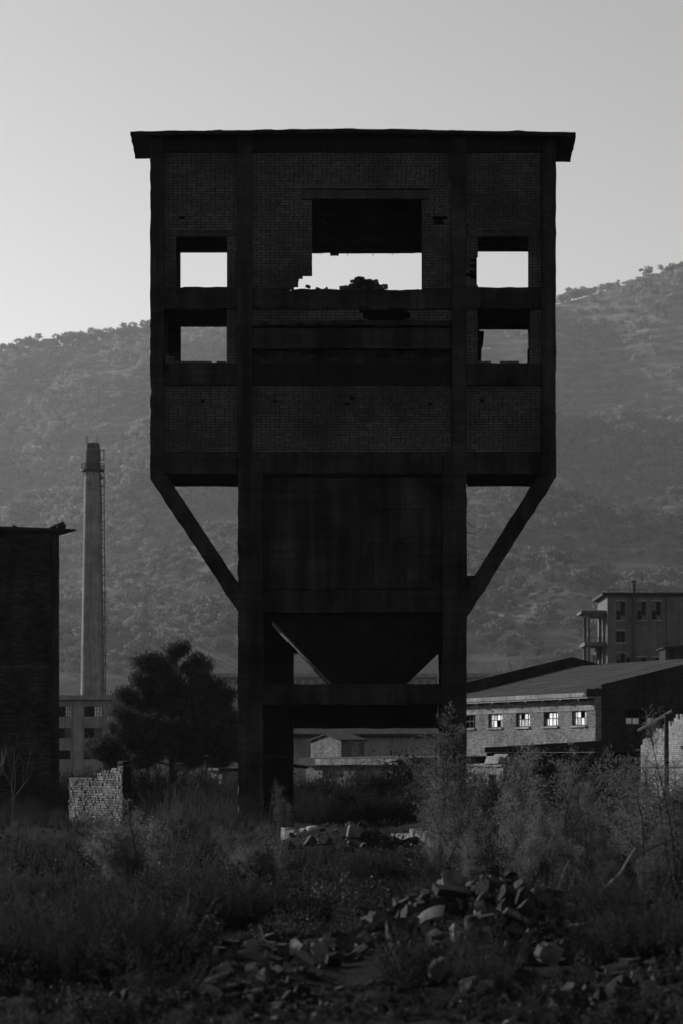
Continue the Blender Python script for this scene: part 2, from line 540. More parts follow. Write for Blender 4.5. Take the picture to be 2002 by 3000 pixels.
def hill_shape(x, y):
    best = np.zeros(np.broadcast(x, y).shape)
    wn = fbm2(x / 300, y / 300, 3, 1.0)
    for yi, wd, pts in CREST:
        a = np.array(pts, float)
        px = VX + (x + (6 if yi > 3000 else 50) * wn) / yi * F
        py = np.interp(px, a[:, 0], a[:, 1]) + (14 if yi > 3000 else 0)
        zi = np.maximum(EYE + (HY - py) * yi / F, 0)
        yc = yi + (30 if yi > 3000 else 90) * fbm2(x / 420, y * 0, 3, yi * 0.01)
        t = (y - yc)
        fr = np.clip(1 + t / wd, 0, 1)
        prof = np.where(t < 0, np.sin(fr * math.pi / 2) ** 1.25, np.clip(1 - t / (wd * 1.4), 0, 1) ** 1.2)
        best = np.maximum(best, zi * prof)
    rid = 1 - np.abs(fbm2(x / 210 + 0.4 * fbm2(x / 150, y / 150, 2, 5.0), y / 520, 4, 2.0)) * 2.2
    low = np.clip(best / 120, 0, 1)
    top = np.clip((y - 3400) / 80, 0, 1) * np.clip((3800 - y) / 80, 0, 1)
    z = best + low * (rid - 0.8) * 40 * (1 - 0.9 * top) + low * 5 * fbm2(x / 60, y / 60, 3, 4.0) * (1 - 0.6 * top)
    return z - 0.5
xs = np.concatenate([np.linspace(-4200, -640, 60), np.arange(-620, 661, 11), np.linspace(690, 4200, 60)])
ys = np.concatenate([np.arange(900, 3900, 13), np.linspace(3920, 5200, 20)])
tag(grid_mesh('hillside', xs * HS, ys * HS, hill, M['hill']), kind='structure')

# ---------------------------------------------------------------- the air
hb = MB()
hb.box(-6700, 6700, -150, 8200, -3, 1150)
k = N('thin_haze')
pv = k.n('ShaderNodeVolumePrincipled')
pv.inputs['Color'].default_value = g3(0.95)
pv.inputs['Density'].default_value = HAZE
pv.inputs['Anisotropy'].default_value = 0.4
k.l(pv.outputs[0], k.out.inputs['Volume'])
hz = tag(hb.build('haze', k.m), kind='stuff')

# ---------------------------------------------------------------- the tower
def Tx(px): return (px - VX) / 109.0
def Tz(py): return EYE + (HY - py) / 109.0
YF = 80.0
TW = thing('industrial_tower', (0, 81.7, 0), 'derelict brick and concrete hopper tower on legs, black against the sky', 'tower')
tp = Part(TW)
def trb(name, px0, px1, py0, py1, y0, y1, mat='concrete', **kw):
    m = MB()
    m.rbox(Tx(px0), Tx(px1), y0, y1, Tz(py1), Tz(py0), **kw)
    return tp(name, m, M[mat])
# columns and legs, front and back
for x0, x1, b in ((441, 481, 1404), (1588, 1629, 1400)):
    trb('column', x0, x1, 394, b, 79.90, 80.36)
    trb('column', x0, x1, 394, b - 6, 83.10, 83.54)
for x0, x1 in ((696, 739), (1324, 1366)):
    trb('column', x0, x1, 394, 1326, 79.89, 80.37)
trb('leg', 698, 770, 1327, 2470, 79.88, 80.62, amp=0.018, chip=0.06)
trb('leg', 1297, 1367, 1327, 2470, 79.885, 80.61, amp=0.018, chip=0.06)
m = MB(); m.rbox(Tx(702), PX(860, 82.9), 82.9, 83.56, -0.3, Tz(1790)); tp('leg', m, M['concrete_dark'])
m = MB(); m.rbox(PX(1285, 82.9), Tx(1362), 82.9, 83.56, -0.3, Tz(1790)); tp('leg', m, M['concrete_dark'])
# beams
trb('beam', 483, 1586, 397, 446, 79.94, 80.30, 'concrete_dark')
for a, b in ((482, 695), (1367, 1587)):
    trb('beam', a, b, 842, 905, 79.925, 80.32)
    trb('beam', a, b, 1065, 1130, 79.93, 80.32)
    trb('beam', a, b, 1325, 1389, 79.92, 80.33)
    trb('lintel', a + 1, b - 1, 675, 692, 79.975, 80.25, 'concrete_lintel', amp=0.006)
trb('beam', 740, 1323, 848, 906, 79.93, 80.32, amp=0.025, chip=0.06, seg=0.1)
trb('ledge', 740, 1323, 941, 955, 79.82, 80.28, chip=0.05, seg=0.1)
trb('beam', 742, 1322, 964, 1022, 79.85, 80.3)
trb('beam', 741, 1323, 1066, 1131, 80.02, 80.34, 'concrete_dark')
trb('lintel', 884, 1256, 556, 582, 79.99, 80.25, 'concrete_lintel', amp=0.008, chip=0.05)
trb('beam', 771, 1296, 1326, 1388, 79.95, 80.34)
trb('ledge', 771, 1296, 1389, 1396, 80.06, 80.4, 'concrete_dark')
trb('beam', 771, 1296, 2004, 2064, 79.96, 80.42)
m = MB(); m.rbox(Tx(705), Tx(1360), 83.0, 83.45, PZ(1915, 83.2), PZ(1700, 83.2)); tp('beam', m, M['concrete_dark'])
m = MB(); m.rbox(PX(860, 83) + .01, PX(1284, 83) - .01, 82.95, 83.4, PZ(2134, 83.2), PZ(2012, 83.2)); tp('beam', m, M['concrete_dark'])
for a, b in ((704, 764), (1303, 1361)):
    trb('beam', a, b, 2008, 2068, 80.63, 82.88, 'concrete_dark')
    trb('beam', a, b, 1735, 1798, 80.63, 82.88, 'concrete_dark')
m = MB(); m.box(Tx(742), Tx(1322), 80.22, 80.33, Tz(1066), Tz(1022)); tp('backing_wall', m, M['brick_dark'])
# hopper front panels with joints
cols_ = [771, 965, 1095, 1296]
rows_ = [1398, 1491, 1590, 1726]
for i in range(3):
    for j in range(3):
        trb('wall_panel', cols_[i] + 0.6, cols_[i + 1] - 0.6, rows_[j] + 0.6, rows_[j + 1] - 0.6, 80.12 + 0.012 * ((i * 2 + j) % 3), 80.36, seg=0.16, amp=0.01, chip=0.02)
trb('wall_panel', 771.5, 1295.5, 1728, 1794, 80.07, 80.37, seg=0.16, amp=0.012, chip=0.03)
m = MB(); m.box(Tx(764), Tx(1303), 80.345, 80.42, Tz(1792), Tz(1338)); tp('backing_wall', m, M['concrete_dark'])
for a, b in ((702, 730), (1336, 1364)):
    trb('side_wall', a, b, 1394, 1730, 80.63, 83.0, 'concrete_dark', seg=0.4)
m = MB(); m.rbox(Tx(731), Tx(1335), 83.02, 83.3, PZ(1699, 83.2), PZ(1424, 83.2), seg=0.4); tp('back_wall', m, M['concrete_dark'])
# hopper funnel
m = MB()
zt, zb = Tz(1790), Tz(2070)
xl, xr = Tx(774), Tx(1293)
bl, br_ = Tx(1036), Tx(1122)
zm = Tz(1905); fm_ = (zm - zt) / (zb - zt); ml = xl + (bl - xl) * fm_
yf0, yb0 = 80.43 + .87 * fm_, 82.95 - .95 * fm_
m.hexa([(ml, yf0, zm), (xr, yf0, zm), (xr, yb0, zm), (ml, yb0, zm), (xl, 80.43, zt), (xr, 80.43, zt), (xr, 82.95, zt), (xl, 82.95, zt)])
m.hexa([(bl, 81.3, zb), (br_, 81.3, zb), (br_, 82.0, zb), (bl, 82.0, zb), (ml, yf0, zm - .002), (xr, yf0, zm - .002), (xr, yb0, zm - .002), (ml, yb0, zm - .002)])
hop = tp('hopper', m, M['concrete_dark'])
m = MB()      # added plate along the funnel's left flank; paler concrete stands in for its sunlight
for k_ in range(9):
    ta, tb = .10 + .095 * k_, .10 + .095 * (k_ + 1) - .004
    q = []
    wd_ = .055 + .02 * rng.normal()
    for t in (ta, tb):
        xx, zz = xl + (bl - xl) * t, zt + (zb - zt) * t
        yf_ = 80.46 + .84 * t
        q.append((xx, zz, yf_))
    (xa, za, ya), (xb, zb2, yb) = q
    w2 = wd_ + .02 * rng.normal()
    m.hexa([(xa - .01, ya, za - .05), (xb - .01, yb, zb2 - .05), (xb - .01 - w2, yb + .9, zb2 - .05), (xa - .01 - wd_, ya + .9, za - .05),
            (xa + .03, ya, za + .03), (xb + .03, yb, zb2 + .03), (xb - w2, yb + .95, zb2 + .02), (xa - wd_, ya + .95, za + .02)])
tp('sunlit_strip_plate', m, M['concrete_sunlit'])
m = MB(); m.box(bl - .05, br_ + .05, 81.25, 82.05, Tz(2110), zb - 0.003); tp('outlet', m, M['concrete_dark'])
# diagonal braces, front and back pairs
def brace(poly, y0, y1, mat='concrete'):
    m = MB()
    a, b = np.array(poly[0]), np.array(poly[1])
    c, d = np.array(poly[3]), np.array(poly[2])
    n = 16
    p0, p1 = [], []
    for i in range(n + 1):
        t = i / n
        o = a + (b - a) * t; q = c + (d - c) * t
        p0.append((Tx(o[0]) + rng.normal(0, .012), Tz(o[1]))); p1.append((Tx(q[0]) + rng.normal(0, .008), Tz(q[1])))
    for i in range(n):
        (x0, z0), (x1, z1), (x2, z2), (x3, z3) = p0[i], p0[i + 1], p1[i + 1], p1[i]
        m.add([(x0, y0, z0), (x1, y0, z1), (x2, y0, z2), (x3, y0, z3), (x0, y1, z0), (x1, y1, z1), (x2, y1, z2), (x3, y1, z3)],
              [(0, 1, 2, 3), (7, 6, 5, 4), (0, 4, 5, 1), (3, 2, 6, 7)] + ([(0, 3, 7, 4)] if i == 0 else []) + ([(1, 5, 6, 2)] if i == n - 1 else []))
    return tp('brace', m, M[mat])
BL = [(441, 1403), (700, 1796), (700, 1712), (489, 1392)]
BR = [(1629, 1399), (1366, 1812), (1366, 1728), (1577, 1392)]
for B_ in (BL, BR):
    brace(B_, 79.93, 80.34)
    brace(B_, 83.12, 83.5, 'concrete_dark')
trb('bracket', 1368, 1396, 1686, 1740, 79.97, 80.3, chip=0.1, amp=0.03, seg=0.08)
trb('bracket', 686, 697, 1704, 1740, 79.97, 80.3, chip=0.05, seg=0.08)
# floors, ceiling slabs
for a, b in ((482, 697), (1368, 1587)):
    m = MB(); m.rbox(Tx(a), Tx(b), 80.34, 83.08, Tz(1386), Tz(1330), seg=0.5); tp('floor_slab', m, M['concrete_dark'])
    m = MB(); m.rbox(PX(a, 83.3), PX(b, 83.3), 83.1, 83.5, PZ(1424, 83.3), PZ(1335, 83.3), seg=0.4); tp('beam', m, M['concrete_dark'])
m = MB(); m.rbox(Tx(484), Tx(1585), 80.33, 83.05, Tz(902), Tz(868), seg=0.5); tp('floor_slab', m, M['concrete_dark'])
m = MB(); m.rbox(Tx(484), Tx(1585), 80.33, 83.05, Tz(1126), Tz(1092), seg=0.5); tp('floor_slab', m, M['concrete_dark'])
# side and back walls of the upper chamber
for a, b in ((447, 474), (1596, 1623)):
    m = MB(); m.rbox(Tx(a), Tx(b), 80.37, 83.09, Tz(1388), Tz(400), seg=0.5); tp('side_wall', m, M['brick_dark'])
def wall_holes(m, x0, x1, z0, z1, y0, y1, holes, jit=0.0):
    X = sorted({x0, x1, *[h[i] for h in holes for i in (0, 1)]})
    Z = sorted({z0, z1, *[h[i] for h in holes for i in (2, 3)]})
    X = [v for v in X if x0 <= v <= x1]; Z = [v for v in Z if z0 <= v <= z1]
    for j in range(len(Z) - 1):
        run = None
        for i in range(len(X)):
            solid = i < len(X) - 1 and not any(h[0] <= (X[i] + X[i + 1]) / 2 <= h[1] and h[2] <= (Z[j] + Z[j + 1]) / 2 <= h[3] for h in holes)
            if solid and run is None: run = X[i]
            if not solid and run is not None:
                m.box(run, X[i], y0, y1, Z[j], Z[j + 1]); run = None
def BX(px): return PX(px, 83.5)
def BZ(py): return PZ(py, 83.5)
m = MB()
wall_holes(m, Tx(482), Tx(1587), BZ(1330), BZ(470), 83.2, 83.45,
           [(BX(530), BX(690), BZ(880), BZ(741)), (BX(850), BX(1262), BZ(880), BZ(740)), (BX(1396), BX(1549), BZ(880), BZ(738)),
            (BX(531), BX(690), BZ(1090), BZ(958)), (BX(1404), BX(1546), BZ(1090), BZ(966))])
tp('back_wall', m, M['brick_dark'])
m = MB(); m.rbox(BX(840), BX(1270), 83.18, 83.47, BZ(743), BZ(715), seg=0.08, amp=0.01); tp('lintel', m, M['concrete_dark'])
m = MB(); m.box(BX(968), BX(993), 83.25, 83.4, BZ(751), BZ(742)); tp('spalled_edge', m, M['concrete_dark'])
for px_, w_, h_ in ((1018, 1.2, 7), (1093, 1.4, 8), (1150, 1, 5), (940, 1, 4)):
    m = MB(); m.box(BX(px_), BX(px_ + w_), 83.25, 83.4, BZ(745 + h_), BZ(742)); tp('bent_rod', m, M['metal'])
# broken jamb pieces in the lower right opening
m = MB(); m.prism([(BX(1400), BZ(975)), (BX(1417), BZ(977)), (BX(1413), BZ(1018)), (BX(1409), BZ(1030)), (BX(1408), BZ(1080)), (BX(1400), BZ(1080))], 83.0, 83.19); tp('broken_jamb', m, M['brick_dark'])
m = MB(); m.prism([(BX(1549), BZ(1085)), (BX(1543), BZ(1085)), (BX(1543), BZ(1030)), (BX(1546), BZ(1028)), (BX(1545), BZ(972)), (BX(1549), BZ(970))], 83.0, 83.19); tp('broken_jamb', m, M['brick_dark'])
# roof: thin overhanging slab, cambered, with a ragged rim
m = MB()
def roof_pt(u, v, top):
    f = (P(383, 396, 79.4), P(1036, 388, 79.4), P(1687, 398, 79.4))
    b = (P(397, 465, 83.9), P(1036, 458, 83.9), P(1672, 475, 83.9))
    def e(t, q): return q[0] * max(0, 1 - 2 * t) + q[1] * (1 - abs(2 * t - 1)) + q[2] * max(0, 2 * t - 1)
    p = e(u, f) * (1 - v) + e(u, b) * v
    n_ = 0.022 * float(fbm(np.array([[p[0] * 2.5, p[1] * 2.5, top * 3.0]]), 4)[0])
    p[2] += (0.10 + 2.2 * max(0, n_) + n_) if top else n_ * 0.6
    if v == 0: p[1] += 1.5 * n_
    p[0] += (u < 0.01 or u > 0.99) * n_ * 1.8
    return p
nu, nv = 120, 8
V, Fq = [], []
for top in (0, 1):
    for i in range(nu + 1):
        for j in range(nv + 1): V.append(roof_pt(i / nu, j / nv, top))
def vi(t, i, j): return t * (nu + 1) * (nv + 1) + i * (nv + 1) + j
for i in range(nu):
    for j in range(nv):
        Fq += [(vi(1, i, j), vi(1, i + 1, j), vi(1, i + 1, j + 1), vi(1, i, j + 1)), (vi(0, i, j), vi(0, i, j + 1), vi(0, i + 1, j + 1), vi(0, i + 1, j))]
    Fq += [(vi(0, i, 0), vi(0, i + 1, 0), vi(1, i + 1, 0), vi(1, i, 0)), (vi(0, i + 1, nv), vi(0, i, nv), vi(1, i, nv), vi(1, i + 1, nv))]
for j in range(nv):
    Fq += [(vi(0, 0, j + 1), vi(0, 0, j), vi(1, 0, j), vi(1, 0, j + 1)), (vi(0, nu, j), vi(0, nu, j + 1), vi(1, nu, j + 1), vi(1, nu, j))]
m.add(V, Fq)
tp('roof', m, M['concrete_dark'])
# ledge remains round the left leg
def slab_poly(name, poly, y0, y1, mat='concrete'):
    m = MB(); m.prism([(Tx(a), Tz(b)) for a, b in poly], y0, y1); return tp(name, m, M[mat])
slab_poly('broken_slab', [(645, 2213), (660, 2210), (697, 2212), (697, 2236), (690, 2229), (665, 2224), (646, 2220)], 79.95, 81.2)
slab_poly('broken_slab', [(771, 2210), (800, 2211), (832, 2214), (830, 2220), (800, 2219), (771, 2224)], 79.97, 81.0)
slab_poly('broken_slab', [(845, 2236), (862, 2240), (904, 2246), (898, 2253), (860, 2250), (845, 2248)], 82.3, 82.85)

# bricks -----------------------------------------------------------------
def panel_cells(x0, x1, z0, z1, keep, seed, course=0.0752, headers=0.35, cuts=()):
    """cells of one brick panel: rows of (x0, x1, z0, z1)"""
    r = random.Random(seed)
    nrow = max(1, round((z1 - z0) / course))
    h = (z1 - z0) / nrow
    rows = []
    for j in range(nrow):
        x = x0 - (0.125 if j % 2 else 0) - r.uniform(0, 0.02)
        row = []
        head_row = r.random() < headers
        while x < x1 - 0.02:
            L = 0.25 if r.random() > (0.7 if head_row else 0.2) else 0.127
            a, b = max(x, x0), min(x + L, x1)
            zm = z0 + (j + .5) * h
            pcs = [(a, b)]
            for q in cuts:       # a brick that runs into an opening is cut at its edge
                if q[2] < zm < q[3]:
                    pcs = [t for a_, b_ in pcs for t in ((a_, min(b_, q[0])), (max(a_, q[1]), b_)) if t[1] - t[0] > 1e-4] if any(a_ < q[1] and b_ > q[0] for a_, b_ in pcs) else pcs
            for a_, b_ in pcs:
                if b_ - a_ > 0.02: row.append((a_, b_, z0 + j * h, z0 + (j + 1) * h))
            x += L
        rows.append([c for c in row if keep((c[0] + c[1]) / 2, (c[2] + c[3]) / 2)])
    return rows
def in_rect(rects):
    R_ = [(Tx(a), Tx(c), Tz(d), Tz(b)) for a, b, c, d in rects]
    def f(x, z): return not any(q[0] < x < q[1] and q[2] < z < q[3] for q in R_)
    return f
HOLES = [(526, 636, 540, 646), (1365, 658, 1373, 668), (1012, 1176, 1024, 1184), (800, 1172, 812, 1180), (1258, 1178, 1268, 1186),
         (589, 1174, 598, 1180), (1408, 1173, 1417, 1180), (1028, 1165, 1040, 1172), (760, 843, 768, 849)]
def bite(x, z):
    """ragged loss at the foot of the big opening's left jamb"""
    px, py = VX + x * 109, HY - (z - EYE) * 109
    py += 3 * math.sin(px * 0.31)
    if 872 < px < 990 and py > 795: return py > 794 + (915 - px) * 0.80 if px < 915 else True
    return False
hole_patch = lambda x, z: ((VX + x * 109 - 1283) / 22) ** 2 + ((HY - (z - EYE) * 109 - 648) / 16) ** 2 < 1 + 0.3 * math.sin(x * 90)
inr = in_rect([(a, (b + d) / 2 - 4, c, (b + d) / 2 + 4) for a, b, c, d in HOLES])
def keep_top(x, z): return inr(x, z) and in_rect([(915, 552, 1236, 850), (884, 555, 1256, 583)])(x, z) and not bite(x, z) and not hole_patch(x, z)
def jam_r(x, z):
    px, py = VX + x * 109, HY - (z - EYE) * 109
    return not (752 < py < 832 and px > 1384 - 7 * math.sin(py * 0.12) and px < 1402)
PANELS = [('a', 481, 696, 446, 674, inr), ('b', 1366, 1588, 446, 674, inr),
          ('c', 739, 1324, 446, 845, keep_top),
          ('d', 481, 517, 692, 842, inr), ('e', 665, 696, 692, 842, inr), ('f', 1366, 1401, 691, 842, lambda x, z: inr(x, z) and jam_r(x, z)), ('g', 1549, 1588, 691, 842, inr),
          ('h', 664, 696, 905, 1065, inr), ('i', 1366, 1400, 905, 1065, inr), ('j', 1553, 1588, 905, 1065, inr),
          ('k', 739, 1324, 906, 941, in_rect([(1066, 907, 1194, 937)])),
          ('m', 481, 696, 1130, 1325, inr), ('n', 1366, 1588, 1130, 1325, inr), ('o', 739, 1324, 1131, 1325, inr),
          ('p', 484, 513, 1034, 1065, lambda x, z: (VX + x * 109) < 513 - (1065 - (HY - (z - EYE) * 109) - 4) * 0.75),
          ('q', 513, 664, 1056, 1065, lambda x, z: abs(math.sin(x * 5)) > 0.15), ('r', 1400, 1553, 1056, 1066, lambda x, z: abs(math.sin(x * 4.1)) > 0.12)]
HCUT = [(Tx(a), Tx(c), Tz((b_ + d) / 2 + 4.3), Tz((b_ + d) / 2 - 4.3)) for a, b_, c, d in HOLES]
core, cells_all = MB(), []
for kx, (nm, a, b, c, d, kp) in enumerate(PANELS):
    yf = 80.02 if nm in 'abcdefg' else 80.03
    for row in panel_cells(Tx(a), Tx(b), Tz(d), Tz(c), kp, 100 + kx, cuts=HCUT + ([(Tx(915), Tx(1236), Tz(850), Tz(583)), (Tx(884), Tx(1256), Tz(583), Tz(555))] if nm == 'c' else [])):
        run = None
        for i, ce in enumerate(row):
            cells_all.append((ce, yf, nm))
            if run is None: run = [ce[0], ce[1], ce[2], ce[3]]
            elif abs(ce[0] - run[1]) < 1e-6: run[1] = ce[1]
            else:
                core.box(run[0] + .002, run[1] - .002, yf + .014, 80.27, run[2], run[3]); run = [ce[0], ce[1], ce[2], ce[3]]
        if run: core.box(run[0] + .002, run[1] - .002, yf + .014, 80.27, run[2], run[3])
tp('mortar', core, M['mortar'])
def brick_unit(name, mat):
    m = MB()
    m.box(-.5, .5, -.5, .5, -.5, .5, jit=0.022)
    me_o = m.build(name, mat)
    me = me_o.data
    bpy.data.objects.remove(me_o)
    return me
U = [brick_unit('brick', M['brick_piece']) for _ in range(5)]
singles = [c for c in cells_all if c[2] == 'c' and c[0][1] - c[0][0] > 0.2]
singles.sort(key=lambda c: abs((c[0][2] + c[0][3]) / 2 - Tz(600)) * 0.6 + abs((c[0][0] + c[0][1]) / 2 - Tx(1036)))
single_ids = {id(c) for c in singles[:300]}
bulk = MB()
bx, by, bz = TW.location
for c in cells_all:
    (x0, x1, z0, z1), yf, nm = c
    y0 = yf + rng.normal(0, .004) - (0.012 if rng.random() < 0.06 else 0)
    g = 0.008 + abs(rng.normal(0, .0025))
    if id(c) in single_ids:
        o = link('brick', U[rng.integers(5)], TW, ((x0 + x1) / 2 - bx, y0 + .05 - by, (z0 + z1) / 2 - bz))
        o.scale = (x1 - x0 - 2 * g, 0.1, z1 - z0 - 1.6 * g)
        o.rotation_euler = (rng.normal(0, .02), rng.normal(0, .008), rng.normal(0, .012))
    else:
        bulk.box(x0 + g, x1 - g, y0, y0 + .1, z0 + g * .8, z1 - g * .8, rnd=float(rng.random()), jit=0.0022)
o = tp('brickwork', bulk, M['brick_stuff'], rnd=True)
o['kind'] = 'stuff'

# heap of fallen bricks on the upper floor, and a few loose ones
HP = thing('brick_heap', (Tx(1055), 80.9, Tz(846)), 'heap of broken bricks standing in the big central opening of the tower', 'brick heap')
prof = [(975, 845), (1000, 838), (1008, 825), (1030, 832), (1043, 806), (1050, 797), (1062, 800), (1070, 808), (1090, 806), (1098, 815), (1110, 822), (1118, 834), (1126, 845)]
pa = np.array(prof, float)
m = MB()
m.prism([(Tx(a) - Tx(1055), Tz(b + 3) - Tz(846)) for a, b in prof] , -0.25, 0.25)
core_o = m.build('rubble_core', M['mortar'], HP)
for i in range(70):
    q = rng.uniform(985, 1120)
    top = np.interp(q, pa[:, 0], pa[:, 1])
    o = link('brick', U[rng.integers(5)], HP, (Tx(q) - Tx(1055), rng.uniform(-.3, .25), Tz(top + rng.uniform(0, 3) if i < 45 else rng.uniform(top, 846)) - Tz(846)))
    o.scale = (rng.choice([0.25, 0.12, 0.16]), 0.12, 0.065)
    o.rotation_euler = (rng.normal(0, .12), rng.normal(0, .2), rng.normal(0, .5))
for q, z_, ex, lb in ((903, 838, .5, 'loose brick tilted at the left foot of the big central opening'), (932, 846, .2, 'small brick bat lying in the dip of the broken central sill'),
                      (958, 847, .9, 'brick stump standing on the sill between the dip and the heap'), (1131, 838, 1.57, 'single brick standing on end just right of the brick heap')):
    m = MB(); m.box(-.06, .06, -.06, .06, -.035, .035, jit=.008)
    o = m.build('loose_brick', M['brick_piece']); o.location = (Tx(q), 80.1, Tz(z_)); o.rotation_euler = (0, ex, .3)
    tag(o, lb, 'brick')

# twigs that sprout from the right leg
m = MB()
for (a, b, c_, d, e, f) in ((1369, 1530, 1380, 1541, 1417, 1552), (1369, 1558, 1392, 1572, 1416, 1546), (1369, 1592, 1384, 1606, 1410, 1608), (1369, 1612, 1378, 1625, 1372, 1655), (1392, 1566, 1404, 1566, 1412, 1572), (1369, 1500, 1374, 1494, 1378, 1497)):
    t = np.linspace(0, 1, 9)[:, None]
    A, B, C_ = (np.array((Tx(p_), 80.0 + .1 * i, Tz(q_))) for i, (p_, q_) in enumerate(((a, b), (c_, d), (e, f))))
    m.tube((1 - t) ** 2 * A + 2 * t * (1 - t) * B + t * t * C_, np.linspace(.009, .004, 9), 4)
o = m.build('dry_vine', M['bark']); tag(o, 'thin bare twigs sprouting from the side of the right tower leg', 'vine')

# ---------------------------------------------------------------- brick remnant of a wall, left
FA = math.atan2(0.866, -0.5)          # along the wall, away from the camera
fo = P(360, 2424, 88)
FR = thing('brick_wall_fragment', (fo[0], fo[1], 0), 'freestanding stub of rough brick wall with a stepped broken top, sunlit', 'wall')
FR.rotation_euler.z = FA
L_ = 3.75
def frag_top(u):
    return 1.80 if u < 0.75 else 1.66 if u < 1.55 else 1.60 if u < 1.75 else 1.45
fcore, fbulk, fs = MB(), MB(), []
r_ = random.Random(4)
nrow = 26
for j in range(nrow):
    u = -r_.uniform(0, .06)
    while u < L_:
        Lb = .13 if r_.random() < .8 else .25
        a, b = max(u, 0), min(u + Lb, L_)
        z0 = -.08 + j * .0752
        if b - a > .04 and z0 + .07 < frag_top((a + b) / 2) + r_.uniform(-.05, .03): fs.append((a, b, z0, z0 + .0752))
        u += Lb
for (a, b, z0, z1) in fs: fcore.box(a, b, -.19, -.02, z0, z1)
fcore.build('mortar', M['frag_mortar'], FR)
UF = [brick_unit('brick', M['frag_piece']) for _ in range(5)]
order = sorted(range(len(fs)), key=lambda i: -fs[i][3] + fs[i][0] * .2)
pick = set(order[:300])
for i, (a, b, z0, z1) in enumerate(fs):
    out = abs(rng.normal(0, .018)); g = .008 + rng.uniform(0, .006)
    # local frame: x along wall, +y = left of travel = the sunlit side
    if i in pick:
        o = link('brick', UF[rng.integers(5)], FR, ((a + b) / 2, -.05 + out, (z0 + z1) / 2))
        o.scale = (b - a - 2 * g, .12, z1 - z0 - 1.4 * g); o.rotation_euler = (rng.normal(0, .04), rng.normal(0, .02), rng.normal(0, .07))
    else: fbulk.box(a + g, b - g, -.11 + out, .01 + out, z0 + g * .7, z1 - g * .7, rnd=float(rng.random()), jit=.005)
o = fbulk.build('brickwork', M['frag_stuff'], FR, rnd=True); o['kind'] = 'stuff'
m = MB(); m.box(-.06, .28, -.2, .03, 1.83, 1.93, jit=.01); m.build('cap_stone', M['stone_dark'], FR)
m = MB(); m.rbox(-.05, -.002, -.24, -.0, -.05, 1.78, seg=.075, amp=.02, chip=.05); m.build('shaded_end', M['stone_dark'], FR)  # dark sheet over the brick end; its shade is put into the colour

# ---------------------------------------------------------------- dark brick building at the left edge
ANG = R(20.6)
bo = P(174, 1565, 112)
LB = thing('brick_building', (bo[0], bo[1], 0), 'dark brick building with thin flat roof slab at the left edge', 'building')
lp = Part(LB)
def fm(loc, ang=ANG): return MB().frame(loc[0], loc[1], 0, ang)
H = PZ(1565, 112)
def lz(py): return PZ(py, 112)
m = fm(bo); wall_holes(m, -9, -.28, -.2, H - .2, .06, .35, []); lp('wall', m, M['brick_dark'])
m = fm(bo); m.rbox(-.27, 0, 0, .4, -.2, H, seg=.4, chip=.04); lp('pilaster', m, M['concrete'])
m = fm(bo); m.rbox(-9, -.275, .01, .38, H - .19, H - .002, seg=.4); lp('beam', m, M['concrete'])
m = fm(bo); m.rbox(-9, -.275, .02, .37, lz(1975), lz(1941), seg=.3); lp('beam', m, M['concrete'])
m = fm(bo); m.rbox(-9, -.275, .02, .37, lz(2304), lz(2284), seg=.3); lp('beam', m, M['concrete'])
m = fm(bo); m.box(-.3, -.04, .42, 8, -.2, H - .01); lp('side_wall', m, M['brick_dark'])
m = fm(bo); m.box(-9, -.31, 7.7, 8, -.2, H - .01); lp('back_wall', m, M['brick_dark'])
m = fm(bo)
m.hexa([(-9.5, -.5, H + .005), (.52, -.5, H + .1), (.52, 8.4, H + .1), (-9.5, 8.4, H + .005), (-9.5, -.5, H + .24), (.52, -.5, H + .17), (.52, 8.4, H + .17), (-9.5, 8.4, H + .24)])
lp('roof', m, M['tar'])
m = fm(bo); m.rbox(-.5, .46, -.46, .0, H + .09, H + .13, seg=.1, chip=.05); lp('roof_edge', m, M['tar'])
m = fm(bo); m.tube([(-3, -.06, lz(1958)), (-1.15, -.06, lz(1953)), (-1.05, -.06, lz(1962)), (-1.02, .02, lz(1966))], .03, 6); lp('pipe', m, M['metal'])
m = fm(bo)
for x_, w_ in ((-1.9, .2), (-.15, .1)):
    m.box(x_, x_ + w_, -.3, .1, H + .2, H + .26 + .03 * w_, jit=.015)
lp('roof_rubble', m, M['tar'])
ro = P(172, 1548, 112)
RD = thing('ridge_debris', (ro[0], ro[1] + .2, ro[2] - .02), 'tilted broken slab lying on the flat roof of the left brick building', 'debris')
m = MB(); m.hexa([(-.32, -.3, -.01), (.2, -.3, .22), (.2, .3, .22), (-.32, .3, -.01), (-.34, -.3, .05), (.17, -.3, .28), (.17, .3, .28), (-.34, .3, .05)]); m.build('slab', M['tar'], RD)
m = MB(); m.hexa([(-.05, -.25, -.03), (.2, -.25, -.02), (.2, .25, -.02), (-.05, .25, -.03), (.05, -.25, .14), (.33, -.25, .16), (.26, .25, .2), (.02, .25, .14)]); m.build('block', M['tar'], RD)

